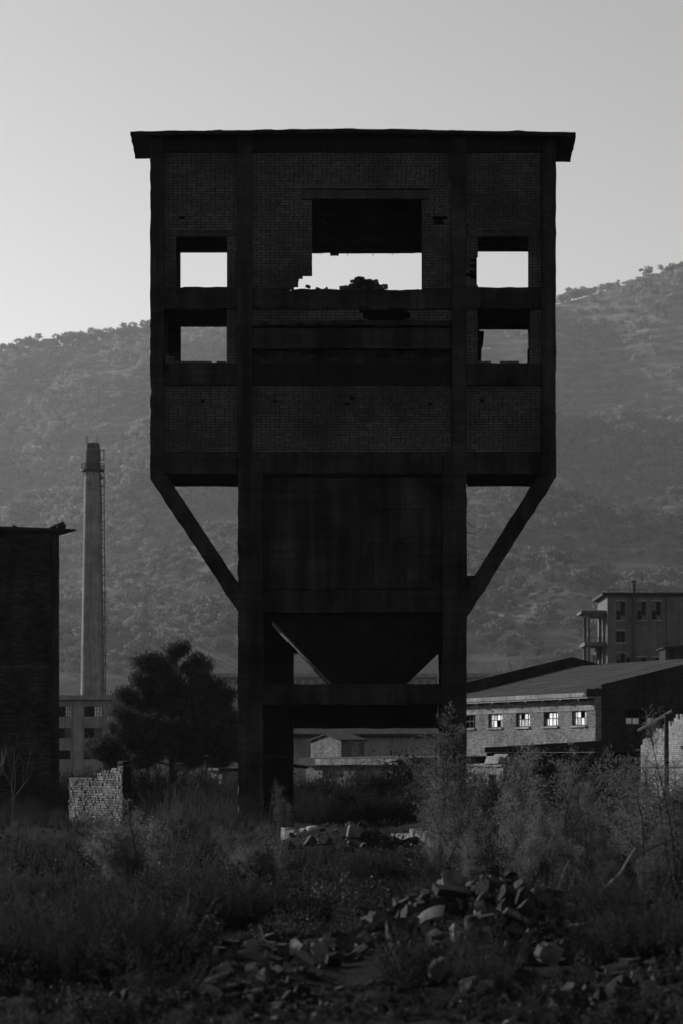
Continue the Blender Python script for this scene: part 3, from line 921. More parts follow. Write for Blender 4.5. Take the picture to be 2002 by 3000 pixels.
# ---------------------------------------------------------------- chimney
D_ = 280
co = P(272, 2230, D_)
CH = thing('factory_chimney', (co[0], co[1], 0), 'tall tapering concrete chimney with ringed platform and ladder', 'chimney')
cp = Part(CH)
def ring(r0, r1, z0, z1, n=40):
    m = MB()
    for k_ in range(n):
        a, b = k_ / n * 2 * math.pi, (k_ + 1) / n * 2 * math.pi
        c0, s0, c1, s1 = math.cos(a), math.sin(a), math.cos(b), math.sin(b)
        x, y = co[0], D_
        m.add([(x + r0 * c0, y + r0 * s0, z0), (x + r1 * c0, y + r1 * s0, z0), (x + r1 * c1, y + r1 * s1, z0), (x + r0 * c1, y + r0 * s1, z0),
               (x + r0 * c0, y + r0 * s0, z1), (x + r1 * c0, y + r1 * s0, z1), (x + r1 * c1, y + r1 * s1, z1), (x + r0 * c1, y + r0 * s1, z1)],
              [(0, 3, 2, 1), (4, 5, 6, 7), (1, 2, 6, 5), (3, 0, 4, 7)])
    return m
def cz(py): return PZ(py, D_)
s_ = D_ / F
m = MB()
prof = [(2080, 36), (2000, 34.5), (1800, 31.5), (1600, 28), (1440, 25), (1385, 23.5), (1330, 22.3), (1318, 22.0), (1317, 20.0), (1300, 19.2)]
rings = 48
V, Fq = [], []
for py, hw in prof:
    for k_ in range(rings):
        a = k_ / rings * 2 * math.pi
        V.append((co[0] + math.cos(a) * hw * s_, D_ + math.sin(a) * hw * s_, cz(py)))
for i in range(len(prof) - 1):
    for k_ in range(rings):
        a, b = i * rings + k_, i * rings + (k_ + 1) % rings
        Fq.append((a, b, b + rings, a + rings))
m.add(V, Fq, uvs=[[(0, 0)] * 4] * len(Fq))
cp('shaft', m, M['concrete_chimney'])
M['soot_cap'] = mat_concrete('sooted_chimney_head', 0.09, var=0.4, streak=0.5, board=False)
m = MB(); V, Fq = [], []
for i, (py, hw) in enumerate(((1384, 23.9), (1330, 22.8), (1319, 22.5), (1318, 20.4), (1299.5, 19.6), (1299, 15))):
    for k_ in range(rings):
        a = k_ / rings * 2 * math.pi
        V.append((co[0] + math.cos(a) * hw * s_, D_ + math.sin(a) * hw * s_, cz(py) + (.06 * fbm2(k_ * .7, 0, 2) if 1 < i < 5 else 0)))
for i in range(5):
    for k_ in range(rings):
        a, b = i * rings + k_, i * rings + (k_ + 1) % rings
        Fq.append((a, b, b + rings, a + rings))
m.add(V, Fq, uvs=[[(0, 0)] * 4] * len(Fq))
cp('cap', m, M['soot_cap'])
pf = cp('platform', ring(.73, 35 * s_, cz(1381), cz(1376)), M['metal'])
m = MB()
for k_ in range(14):
    a = k_ / 14 * 2 * math.pi
    r0 = 34.3 * s_
    p = np.array((co[0] + r0 * math.cos(a), D_ + r0 * math.sin(a), 0))
    m.tube([p + (0, 0, cz(1376)), p + (0, 0, cz(1360))], .026, 4)
cp('railing', m, M['metal'], under=None)
for py in (1360, 1368): cp('rail', ring(33.6 * s_, 35.0 * s_, cz(py) - .025, cz(py) + .025), M['metal'])
for k_ in range(8):
    a = k_ / 8 * 2 * math.pi + .2
    m = MB(); m.tube([(co[0] + 32 * s_ * math.cos(a), D_ + 32 * s_ * math.sin(a), cz(1380)), (co[0] + 23 * s_ * math.cos(a), D_ + 23 * s_ * math.sin(a), cz(1395))], .03, 4); cp('bracket', m, M['metal'])
for px_ in (253, 257, 282, 288):
    m = MB(); m.tube([(PX(px_, D_), D_ + .2, cz(1345)), (PX(px_, D_), D_ + .2, cz(1276))], .022, 4); cp('lightning_rod', m, M['metal'])
LD = MB()
def lad_x(py): return np.interp(py, [1315, 2040], [294.5, 299.5])
for off in (0, 10.5):
    for (t, b_) in ((1316, 1350), (1372, 2040)):
        LD.tube([(PX(lad_x(t) + off, D_), D_ - .3 + .02 * off, cz(t)), (PX(lad_x(b_) + off, D_), D_ - .3 + .02 * off, cz(b_))], .045, 4)
LD.tube([(PX(lad_x(1420) + 5, D_), D_ - .7, cz(1420)), (PX(lad_x(2040) + 5, D_), D_ - .7, cz(2040))], .035, 4)
ld = cp('ladder', LD, M['metal'])
for py in [1322, 1349] + list(range(1425, 2040, 26)):
    m = MB(); m.box(PX(lad_x(py) - 2, D_), PX(lad_x(py) + 12, D_), D_ - .4, D_ - .32, cz(py) - .04, cz(py) + .03); cp('hoop', m, M['metal'], under=ld)
m = MB(); m.prism([(PX(299, D_) + dx * s_, cz(1401) + dz * s_) for dx, dz in ((0, 6), (6, 0), (0, -6), (-6, 0))], D_ - .5, D_ - .2); cp('floodlight', m, M['metal'])

# ---------------------------------------------------------------- office block behind the chimney base
D_ = 258
oo = P(100, 2050, D_)
OF = thing('office_block', (oo[0], oo[1], 0), 'pale concrete block with two rows of windows below the chimney', 'building')
op = Part(OF)
def oz(py): return PZ(py, D_)
def ox(px): return PX(px, D_)
wins = [(170, 210, 2070, 2100), (247, 300, 2070, 2100), (335, 390, 2070, 2100), (170, 210, 2133, 2163), (247, 300, 2133, 2163), (335, 390, 2133, 2163), (150, 207, 2199, 2225), (246, 300, 2199, 2225), (335, 390, 2199, 2225)]
m = MB(); wall_holes(m, ox(60), ox(600), -.2, oz(2052), D_, D_ + .3, [(ox(a), ox(b), oz(d), oz(c)) for a, b, c, d in wins]); op('wall', m, M['concrete_mid'])
m = MB(); m.rbox(ox(50), ox(610), D_ - .6, D_ + 8, oz(2051), oz(2037), seg=1.0, amp=.02); op('roof', m, M['concrete_mid'])
for a, b in ((217, 243), (305, 328)):
    m = MB(); m.box(ox(a), ox(b), D_ - .2, D_ - .003, -.2, oz(2053)); op('pilaster', m, M['concrete_mid'])
for a in (60, 597):
    m = MB(); m.box(ox(a), ox(a + 3), D_ + .31, D_ + 7.5, -.2, oz(2053)); op('side_wall', m, M['concrete_mid'])
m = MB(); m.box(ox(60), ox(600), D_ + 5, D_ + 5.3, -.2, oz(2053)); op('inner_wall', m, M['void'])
m = MB(); m.rbox(ox(60), ox(600), D_ - .12, D_ - .004, oz(2199), oz(2193), seg=1, amp=.01); op('ledge', m, M['concrete_pale'])
for (a, b, c, d) in wins[:6]:
    mid = a + (b - a) * .55
    m = MB()
    for t in range(4): xx = mid + (b - mid) * t / 3; m.box(ox(xx) - .03, ox(xx) + .03, D_ + .1, D_ + .18, oz(d), oz(c))
    for t in range(4): zz = c + (d - c) * t / 3; m.box(ox(mid), ox(b), D_ + .11, D_ + .17, oz(zz) - .025, oz(zz) + .025)
    f_ = op('window_frame', m, M['frame'])
    m = MB(); m.box(ox(mid) + .02, ox(b) - .02, D_ + .135, D_ + .145, oz(d), oz(c)); op('pane', m, M['pane'] if c < 2100 else M['pane_dark'], under=f_)

# ---------------------------------------------------------------- long hall far behind
D_ = 430
HL = thing('long_hall', (PX(1050, D_), D_, 0), 'long low grey hall far behind the tower at the foot of the hill', 'hall')
hp = Part(HL)
m = MB(); m.box(PX(600, D_), PX(1640, D_), D_, D_ + 14, -.3, PZ(1985, D_)); hp('wall', m, M['concrete_mid'])
m = MB(); m.hexa([(PX(590, D_), D_ - .8, PZ(1985, D_) + .01), (PX(1650, D_), D_ - .8, PZ(1985, D_) + .01), (PX(1650, D_), D_ + 15, PZ(1985, D_) + .01), (PX(590, D_), D_ + 15, PZ(1985, D_) + .01),
                  (PX(590, D_), D_ - .8, PZ(1973, D_)), (PX(1650, D_), D_ - .8, PZ(1973, D_)), (PX(1650, D_), D_ + 15, PZ(1964, D_)), (PX(590, D_), D_ + 15, PZ(1964, D_))]); hp('roof', m, M['concrete_mid'])
for i in range(40):
    a = 612 + i * 25.5
    m = MB(); m.box(PX(a, D_), PX(a + 14, D_), D_ - .05, D_ - .004, PZ(2004, D_), PZ(1993, D_)); hp('window', m, M['pane_dark'])

# ---------------------------------------------------------------- factory block, right
D_ = 300
fo_ = P(1890, 2000, D_)
FB = thing('factory_block', (fo_[0], fo_[1], 0), 'tall grey factory block with roof vents and a side canopy on columns', 'building')
fp = Part(FB)
def fx(px): return PX(px, D_)
def fz(py): return PZ(py, D_)
wins = [(1806, 1832, 1763, 1816), (1868, 1893, 1763, 1816), (1910, 1936, 1763, 1816), (1806, 1832, 1850, 1882), (1806, 1832, 1915, 1952), (1868, 1893, 1927, 1950), (1910, 1936, 1927, 1950), (1836, 1848, 1925, 1975)]
m = MB(); wall_holes(m, fx(1780), fx(2120), -.2, fz(1746), D_, D_ + .35, [(fx(a), fx(b), fz(d), fz(c)) for a, b, c, d in wins]); fp('wall', m, M['concrete_factory'])
m = MB(); m.box(fx(1780), fx(1783), D_ + .36, D_ + 12, -.2, fz(1746)); fp('side_wall', m, M['concrete_factory'])
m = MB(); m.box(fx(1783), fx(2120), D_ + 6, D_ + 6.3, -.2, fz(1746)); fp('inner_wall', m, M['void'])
m = MB(); m.rbox(fx(1764), fx(2130), D_ - .5, D_ + 12.3, fz(1745), fz(1737), seg=.8, amp=.02); fp('roof', m, M['tar'])
m = MB(); m.box(fx(1955), fx(1962), D_ - .25, D_ - .003, -.2, fz(1747)); fp('pilaster', m, M['concrete_factory'])
m = MB(); m.tube([(fx(1856.5), D_ - .25, -.2), (fx(1856.5), D_ - .25, fz(1710))], 5.5 * D_ / F, 12); fl = fp('flue_pipe', m, M['metal'])
m = MB(); m.tube([(fx(1856.5), D_ - .25, fz(1708)), (fx(1856.5), D_ - .25, fz(1704)), (fx(1856.5), D_ - .25, fz(1700))], [6 * D_ / F, 9 * D_ / F, .05], 12); fp('cowl', m, M['metal'], under=fl)
for px_, h_, w_ in ((1820, 12, 3), (1877, 16, 2), (1926, 12, 4), (1948, 9, 3), (1836, 7, 1), (1990, 9, 2)):
    m = MB(); m.tube([(fx(px_), D_ + 3, fz(1738)), (fx(px_), D_ + 3, fz(1738 - h_ * .7)), (fx(px_), D_ + 3, fz(1738 - h_ * .72)), (fx(px_), D_ + 3, fz(1738 - h_))], [w_ * .7 * s_, w_ * .7 * s_, w_ * 1.2 * s_, .03], 8); fp('roof_vent', m, M['metal'])
m = MB()
for px_ in range(1785, 1900, 22): m.tube([(fx(px_), D_ + .5, fz(1738)), (fx(px_), D_ + .5, fz(1726))], .02, 4)
m.tube([(fx(1780), D_ + .5, fz(1727)), (fx(1900), D_ + .5, fz(1727))], .02, 4); fp('roof_rail', m, M['metal'])
for a, b, c, d in wins[:7]:
    m = MB()
    for t in range(3): xx = a + (b - a) * t / 2; m.box(fx(xx) - .03, fx(xx) + .03, D_ + .12, D_ + .2, fz(d), fz(c))
    for t in range(1, 4): zz = c + (d - c) * t / 4; m.box(fx(a), fx(b), D_ + .13, D_ + .19, fz(zz) - .025, fz(zz) + .025)
    f_ = fp('window_frame', m, M['frame'])
    if c < 1800 or c > 1900:
        for (u0, u1, v0, v1) in ((.02, .48, .02, .24), (.52, .98, .76, .98), (.02, .48, .26, .49)):
            m = MB(); m.box(fx(a + (b - a) * u0), fx(a + (b - a) * u1), D_ + .155, D_ + .162, fz(c + (d - c) * v1), fz(c + (d - c) * v0)); fp('pane', m, M['pane_f'], under=f_)
    m = MB(); m.box(fx(a - 3), fx(b + 3), D_ - .08, D_ - .003, fz(c - 1), fz(c - 6)); fp('lintel', m, M['concrete_mid'])
    m = MB(); m.box(fx(a - 2), fx(b + 2), D_ - .1, D_ - .003, fz(d + 4), fz(d)); fp('sill', m, M['concrete_mid'])
m = MB(); m.rbox(fx(1706), fx(1779), D_ + 1, D_ + 7, fz(1796), fz(1787), seg=.5, amp=.03); fp('canopy', m, M['concrete_factory'])
m = MB(); m.rbox(fx(1722), fx(1779), D_ + 1.2, D_ + 6.8, fz(1803), fz(1796.5), seg=.5); fp('beam', m, M['concrete_factory'])
for px_ in (1724, 1769):
    for yy in (1.3, 6):
        m = MB(); m.rbox(fx(px_), fx(px_ + 9), D_ + yy, D_ + yy + .35, -.2, fz(1804), seg=.6); fp('column', m, M['concrete_factory'])
m = MB(); m.rbox(fx(1715), fx(1779), D_ + .9, D_ + 7, fz(1891), fz(1880), seg=.5, amp=.03); fp('platform', m, M['concrete_factory'])
m = MB()
for px_ in range(1716, 1780, 10): m.tube([(fx(px_), D_ + 1, fz(1880)), (fx(px_), D_ + 1, fz(1866))], .02, 4)
m.tube([(fx(1716), D_ + 1, fz(1867)), (fx(1778), D_ + 1, fz(1867))], .025, 4); fp('railing', m, M['metal'])
m = MB(); m.tube([(fx(1764), D_ + 3, fz(1891)), (fx(1764), D_ + 3, fz(1915)), (fx(1764), D_ + 3, fz(1932))], [15 * s_, 15 * s_, 5 * s_], 12); fp('silo', m, M['metal'])
for a, b in ((1748, 1740), (1770, 1776), (1756, 1752)):
    m = MB(); m.tube([(fx(a), D_ + 2.2, fz(1918)), (fx(b), D_ + 2.2, fz(1950))], .07, 5); fp('strut', m, M['metal'])
m = MB(); m.rbox(fx(1718), fx(1779), D_ + .9, D_ + 7, fz(1962), fz(1948), seg=.6); fp('plinth', m, M['concrete_factory'])
fo2 = P(1975, 1950, 285)
AX = thing('annex_shed', (fo2[0], fo2[1], 0), 'small dark shed with slanting roof in front of the grey factory block', 'shed')
m = MB(); m.box(PX(1950, 285) - fo2[0], PX(2080, 285) - fo2[0], 0, 6, -.2, PZ(1900, 285)); m.build('wall', M['brick_dark'], AX)
m = MB(); m.hexa([(PX(1942, 285) - fo2[0], -.4, PZ(1900, 285) + .01), (PX(2090, 285) - fo2[0], -.4, PZ(1900, 285) + .01), (PX(2090, 285) - fo2[0], 6.4, PZ(1900, 285) + .01), (PX(1942, 285) - fo2[0], 6.4, PZ(1900, 285) + .01),
                   (PX(1942, 285) - fo2[0], -.4, PZ(1897, 285)), (PX(2090, 285) - fo2[0], -.4, PZ(1880, 285)), (PX(2090, 285) - fo2[0], 6.4, PZ(1880, 285)), (PX(1942, 285) - fo2[0], 6.4, PZ(1897, 285))]); m.build('roof', M['tar'], AX)

# ---------------------------------------------------------------- sunlit brick workshop, right
D_ = 136.0
so = P(1745, 2230, D_)
SH = thing('brick_workshop', (so[0], so[1], 0), 'brick workshop with a row of bright windows and a dark gable end', 'workshop')
sp = Part(SH)
# local x: along the gable (towards the right, away), local y: along the long wall (receding)
LEN, WID, RID = 17.5, 13.5, 6.79
def sfr(): return MB().frame(so[0], so[1], 0, ANG)
EAVE = 4.78
def along(px):
    """distance along the long wall at which it is seen at photograph column px"""
    t = (px - VX) / F
    return (so[0] - t * so[1]) / (math.sin(ANG) + t * math.cos(ANG))
def wz(py, L): return EYE + (HY - py) * (so[1] + math.cos(ANG) * L) / F
wins = []
for a, b in ((1676, 1718), (1593, 1635), (1512, 1552), (1431, 1472), (1350, 1393)):
    l0, l1 = along(b), along(a)
    wins.append((l0, l1, 3.58, 4.24))
m = sfr()
for (seg0, seg1, z0, z1) in [(0, LEN, -.2, 3.58), (0, LEN, 4.24, EAVE)]:
    m.box(0, .3, seg0, seg1, z0, z1)
edges = [0] + [v for w_ in wins for v in (w_[0], w_[1])] + [LEN]
for i in range(0, len(edges), 2): m.box(0, .3, edges[i], edges[i + 1], 3.58, 4.24)
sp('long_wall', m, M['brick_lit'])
m = sfr(); m.rbox(-.03, -.003, .05, LEN, 4.26, 4.50, seg=.4, amp=.006, chip=.02); sp('lintel_band', m, M['concrete_pale'])
m = sfr(); m.box(-.45, -.40, -.02, LEN, 4.88, 5.07); fa_ = sp('fascia', m, M['concrete_pale'])
m = sfr(); m.box(-.40, .3, 0, LEN, 4.80, 4.88); sp('eave_soffit', m, M['concrete_mid'])
for k_ in range(9):
    m = sfr(); m.box(-.42, -.02, .9 + 2.0 * k_, 1.0 + 2.0 * k_, 4.72, 4.798); sp('eave_bracket', m, M['metal'])
for i, (l0, l1, z0, z1) in enumerate(wins):
    m = sfr()
    n = 4
    for t in range(n + 1):
        yy = l0 + (l1 - l0) * t / n
        m.box(.10, .14, yy - .02, yy + .02, z0, z1)
    for zz in (z0 + .02, (z0 + z1) / 2 + .03, z1 - .02): m.box(.105, .135, l0, l1, zz - .018, zz + .018)
    f_ = sp('window_frame', m, M['frame'])
    if i < 4:
        for t in range(n):
            for (a, b) in ((z0 + .04, (z0 + z1) / 2 + .01), ((z0 + z1) / 2 + .05, z1 - .04)):
                y0_, y1_ = l0 + (l1 - l0) * t / n + .02, l0 + (l1 - l0) * (t + 1) / n - .02
                if (i, t) == (0, 1) and b > 4 or rng.random() < .03: continue
                m = sfr(); m.hexa([(.118, y0_, a), (.122, y0_, a), (.122, y1_, a), (.118, y1_, a), (.118 + rng.normal(0, .002), y0_, b), (.123, y0_, b), (.123, y1_, b), (.118, y1_, b)]); sp('pane', m, M[('pane', 'pane', 'pane_c', 'pane_b')[rng.integers(4)]], under=f_)
    m = sfr(); m.box(-.08, .12, l0 - .08, l1 + .08, z0 - .09, z0 - .003); sp('sill', m, M['concrete_pale'])
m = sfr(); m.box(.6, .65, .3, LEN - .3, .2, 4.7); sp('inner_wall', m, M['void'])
# gable ends: near one with a window, far one with a raised parapet
def gable(y0, y1, lift, mat, holes=()):
    m = sfr()
    xs_ = sorted({0.301, WID / 2, WID, *[h[i] for h in holes for i in (0, 1)]})
    def top(x): return 5.22 + lift + (RID - 5.22) * (1 - abs(x - WID / 2) / (WID / 2))
    for a, b in zip(xs_[:-1], xs_[1:]):
        hs = [h for h in holes if h[0] <= (a + b) / 2 <= h[1]]
        spans = [(-.2, None)] if not hs else [(-.2, hs[0][2]), (hs[0][3], None)]
        for z0, z1 in spans:
            za, zb_ = (z1, z1) if z1 is not None else (top(a), top(b))
            m.hexa([(a, y0, z0), (b, y0, z0), (b, y1, z0), (a, y1, z0), (a, y0, za), (b, y0, zb_), (b, y1, zb_), (a, y1, za)])
    return m
gw = (1.55, 3.75, 3.60, 4.28)
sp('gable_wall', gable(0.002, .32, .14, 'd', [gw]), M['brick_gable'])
m = sfr(); m.rbox(-.45, .3, -.03, .33, 4.89, 5.24, seg=.2, amp=.01); sp('gable_kneeler', m, M['brick_gable'])
m = sfr()
for t in range(7): xx = gw[0] + (gw[1] - gw[0]) * t / 6; m.box(xx - .02, xx + .02, .12, .16, gw[2], gw[3])
m.box(gw[0], gw[1], .122, .158, 3.92, 3.95); f_ = sp('window_frame', m, M['frame'])
for t in (0, 1, 3):
    m = sfr(); m.box(gw[0] + (gw[1] - gw[0]) * t / 6 + .03, gw[0] + (gw[1] - gw[0]) * (t + 1) / 6 - .03, .138, .144, 3.64, 3.9); sp('pane', m, M['pane'], under=f_)
sp('gable_wall', gable(LEN - .35, LEN, .55, 'd'), M['brick_dark'])  # dark brick tone holds the shade on the parapet's near face
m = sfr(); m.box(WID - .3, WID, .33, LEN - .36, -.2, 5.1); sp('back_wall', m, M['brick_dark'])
# roof sheets, one part per sheet strip
nst = 9
for side in (0, 1):
    for i in range(nst):
        y0_, y1_ = .33 + (LEN - .7) * i / nst + .005, .33 + (LEN - .7) * (i + 1) / nst - .005
        m = sfr()
        xa, xb = (-.44, WID / 2) if side == 0 else (WID / 2 + .002, WID + .3)
        za, zb_ = (5.075, RID) if side == 0 else (RID, 5.075)
        dz = .02 * rng.normal()
        n = 14
        for q in range(n):
            u0, u1 = q / n, (q + 1) / n
            h0, h1 = dz * .5 + .012 * rng.normal(), dz * .5
            X0, X1 = xa + (xb - xa) * u0, xa + (xb - xa) * u1
            Z0, Z1 = za + (zb_ - za) * u0, za + (zb_ - za) * u1
            m.hexa([(X0, y0_, Z0 + h1), (X1, y0_, Z1 + h1), (X1, y1_, Z1 + h1), (X0, y1_, Z0 + h1), (X0, y0_, Z0 + .05 + h1), (X1, y0_, Z1 + .03 + h1), (X1, y1_, Z1 + .03 + h1), (X0, y1_, Z0 + .05 + h1)])
        sp('roof_sheet', m, M['roof'])
m = sfr(); m.tube([(-.36, 12.6, 4.6), (.0, 11.5, 4.35)], .02, 5); sp('stay_rod', m, M['metal'])

# broken pale wall at the right edge
lo_ = P(2060, 2230, 108)
LT = thing('broken_wall', (lo_[0], lo_[1], 0), 'pale sunlit brick wall with a broken top at the right edge', 'wall')
ltp = Part(LT)
def lfr(): return MB().frame(lo_[0], lo_[1], 0, ANG)
m = lfr()
tops = [(0, 3.9), (.5, 3.75), (.9, 3.9), (1.5, 3.55), (2.0, 3.62), (2.5, 3.3), (2.9, 3.42), (3.3, 3.05), (3.8, 3.1), (4.2, 2.75), (4.6, 2.8), (5.1, 2.35)]
for (a, za), (b, zb2) in zip(tops[:-1], tops[1:]):
    n_s = 3
    for q in range(n_s):
        y0_, y1_ = a + (b - a) * q / n_s, a + (b - a) * (q + 1) / n_s
        m.box(0, .28, y0_, y1_, -.2, za + (zb2 - za) * q / n_s + rng.normal(0, .06))
ltp('wall', m, M['brick_pale'])
m = lfr(); m.rbox(-.05, -.004, 2.4, 5.0, .15, .95, seg=.2, amp=.01, chip=.06); ltp('plaster_patch', m, M['plaster'])
m = lfr(); m.box(-.06, -.004, .2, 5.05, 1.72, 1.80); ltp('rail', m, M['metal'])
m = lfr(); m.box(.30, 2.6, 4.7, 4.95, -.2, 2.3); ltp('cross_wall', m, M['brick_dark'])
tb0, tb1 = P(1872, 2140, 111), P(1972, 2082, 105)
m = MB(); m.tube([tb0, (tb0 + tb1) / 2 + (0, 0, -.03), tb1], [.06, .07, .06], 6)
o = m.build('timber', M['tar']); tag(o, 'dark timber leaning from the gable down against the broken pale wall', 'timber')
po = P(1953, 2340, 104)
m = MB(); m.tube([(po[0], po[1], -.2), (po[0], po[1], 1.0), (po[0], po[1], PZ(2092, 104))], [.09, .085, .075], 10)
o = m.build('utility_post', M['bark']); tag(o, 'dark round post standing before the broken pale wall', 'post')

# low dark annex under the workshop windows
ao = P(1440, 2230, 124)
AN = thing('low_annex', (ao[0], ao[1], 0), 'low dark flat-roofed annex below the row of bright windows', 'shed')
anp = Part(AN)
def afr(): return MB().frame(ao[0], ao[1], 0, 0.0)
WA = PX(1880, 124) - ao[0]
m = afr(); wall_holes(m, 0, WA, -.2, PZ(2205, 124), 0, .3, [(3.4, 4.9, PZ(2262, 124), PZ(2235, 124)), (.6, 1.6, .1, 1.7), (5.3, 6.2, -.1, 1.9)]); anp('wall', m, M['brick_dark'])
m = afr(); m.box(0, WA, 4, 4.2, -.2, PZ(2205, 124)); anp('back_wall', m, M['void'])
m = afr(); m.hexa([(-.3, -.5, PZ(2204, 124)), (WA, -.5, PZ(2202, 124)), (WA, 4.5, PZ(2202, 124)), (-.3, 4.5, PZ(2204, 124)), (-.3, -.5, PZ(2190, 124)), (WA, -.5, PZ(2163, 124)), (WA, 4.5, PZ(2163, 124)), (-.3, 4.5, PZ(2190, 124))]); anp('roof', m, M['tar'])
m = afr()
for z_ in (2240, 2247, 2254): m.box(3.4, 4.9, -.05, -.003, PZ(z_ + 3, 124), PZ(z_, 124))
anp('louvre', m, M['frame'])
# ruined hut right of the right leg
ho = P(1475, 2230, 112)
RH = thing('ruined_hut', (ho[0], ho[1], 0), 'ruined pale brick hut with curtained window beside the right tower leg', 'hut')
rhp = Part(RH)
def hfr(): return MB().frame(ho[0], ho[1], 0, ANG)
m = hfr()
wl = (1.9, 2.9, .9, 1.42)
m.box(0, .25, 0, 4.5, -.2, .9); m.box(0, .25, 0, .7, .9, 1.42); m.box(0, .25, 1.4, wl[0], .9, 1.42); m.box(0, .25, wl[1], 4.5, .9, 1.42); m.box(0, .25, 0, 4.5, 1.42, 1.72)
rhp('wall', m, M['brick_lit'])
m = hfr(); m.rbox(-.06, .3, .0, 4.5, 1.725, 1.82, seg=.12, amp=.02, chip=.06); rhp('wall_head', m, M['concrete_pale'])
for k_ in range(3):
    m = hfr(); m.tube([(.1, 2.0 + .28 * k_, .92), (.13, 2.03 + .28 * k_, 1.15), (.1, 2.02 + .28 * k_, 1.4)], [.1, .07, .09], 7); rhp('curtain', m, M['frame_pale'])
m = hfr(); m.box(.26, 3, .0, .25, -.2, 1.72); rhp('side_wall', m, M['brick_dark'])
m = hfr(); m.prism([(-.1, 1.83), (.4, 1.83), (.35, 2.2), (.2, 2.05), (.0, 2.12)], .3, 1.6); rhp('broken_slab', m, M['concrete_pale'])

# pale hut, low shed seen through the tower legs
D_ = 150
wo = P(1000, 2230, D_)
WH = thing('gabled_hut', (wo[0], wo[1], 0), 'small pale gabled brick hut seen between the tower legs', 'hut')
whp = Part(WH)
m = MB().frame(wo[0], wo[1], 0, R(-64))
Wd = 3.6
for a, b, za, zb_ in ((-Wd, -Wd * .48, 2.95, 3.25), (-Wd * .48, 0, 3.25, 2.95)):
    m.hexa([(a, 0, -.2), (b, 0, -.2), (b, .3, -.2), (a, .3, -.2), (a, 0, za), (b, 0, zb_), (b, .3, zb_), (a, .3, za)])
whp('gable_wall', m, M['brick_lit'])
m = MB().frame(wo[0], wo[1], 0, R(-64)); m.box(-.28, 0, .31, 1.3, -.2, 2.9); whp('side_wall', m, M['brick_lit'])
m = MB().frame(wo[0], wo[1], 0, R(-64))
for a, b, za, zb_ in ((-Wd - .15, -Wd * .48, 2.93, 3.26), (-Wd * .48 + .003, .15, 3.26, 2.93)):
    m.hexa([(a, -.1, za), (b, -.1, zb_), (b, 1.4, zb_), (a, 1.4, za), (a, -.1, za + .08), (b, -.1, zb_ + .08), (b, 1.4, zb_ + .08), (a, 1.4, za + .08)])
whp('roof', m, M['roof'])
D_ = 132
lo2 = P(950, 2230, D_)
LS = thing('long_low_shed', (lo2[0], lo2[1], 0), 'long low shed with a pale eave band seen between the tower legs', 'shed')
lsp = Part(LS)
XA, XB = -1.5, 7.5
def qfr(): return MB().frame(lo2[0], lo2[1], 0, R(-57))
m = qfr(); m.box(XA, XB, 0, .3, -.2, PZ(2242, D_)); lsp('wall', m, M['brick_lit'])
m = qfr(); m.rbox(0.0, 6.6, -.5, -.42, PZ(2240, D_), PZ(2223, D_), seg=.15, amp=.012, chip=.04); lsp('fascia', m, M['concrete_pale'])
m = qfr(); m.hexa([(XA, -.41, PZ(2240, D_)), (XB, -.41, PZ(2240, D_)), (XB, 5, PZ(2240, D_)), (XA, 5, PZ(2240, D_)), (XA, -.41, PZ(2221, D_)), (XB, -.41, PZ(2221, D_)), (XB, 5, PZ(2214, D_)), (XA, 5, PZ(2214, D_))]); lsp('roof', m, M['tar'])
for i, (a, b) in enumerate(((-.8, -.1), (1.6, 2.5), (5.2, 6.1))):
    m = qfr(); m.box(a, b, -.02, -.004, PZ(2285, D_), PZ(2258, D_)); lsp('window', m, M['pane_dark'])
D_ = 200
ho3 = P(1180, 2230, D_)
DB = thing('background_shed', (ho3[0], ho3[1], 0), 'grey flat-roofed shed beyond the bare tree between the tower legs', 'shed')
m = MB(); m.box(PX(850, D_) - ho3[0], PX(1330, D_) - ho3[0], 0, 8, -.2, PZ(2160, D_)); m.build('wall', M['concrete_mid'], DB)
m = MB(); m.rbox(PX(840, D_) - ho3[0], PX(1340, D_) - ho3[0], -.5, 8.4, PZ(2160, D_) + .01, PZ(2150, D_), seg=.6); m.build('roof', M['tar'], DB)
# pale hut left of the left leg
D_ = 118
ho4 = P(650, 2230, D_)
PH = thing('pale_hut', (ho4[0], ho4[1], 0), 'small pale hut half hidden in bushes left of the left tower leg', 'hut')
m = MB(); m.frame(0, 0, 0, R(-66)); m.box(-1.1, 0, 0, .25, -.2, .8); m.box(-1.1, -.75, 0, .25, .8, 1.25); m.box(-.3, 0, 0, .25, .8, 1.25); m.box(-1.1, 0, 0, .25, 1.25, 1.55); m.build('wall', M['brick_lit'], PH)
m = MB(); m.frame(0, 0, 0, R(-66)); m.rbox(-1.3, .2, -.2, 2.4, 1.56, 1.65, seg=.2); m.build('roof', M['tar'], PH)
m = MB(); m.frame(0, 0, 0, R(-66)); m.box(-.25, 0, .26, 2.2, -.2, 1.55); m.build('side_wall', M['brick_lit'], PH)
m = MB(); m.frame(0, 0, 0, R(-66)); m.box(-.72, -.33, .1, .14, .82, 1.23); m.build('pane', M['pane'], PH)

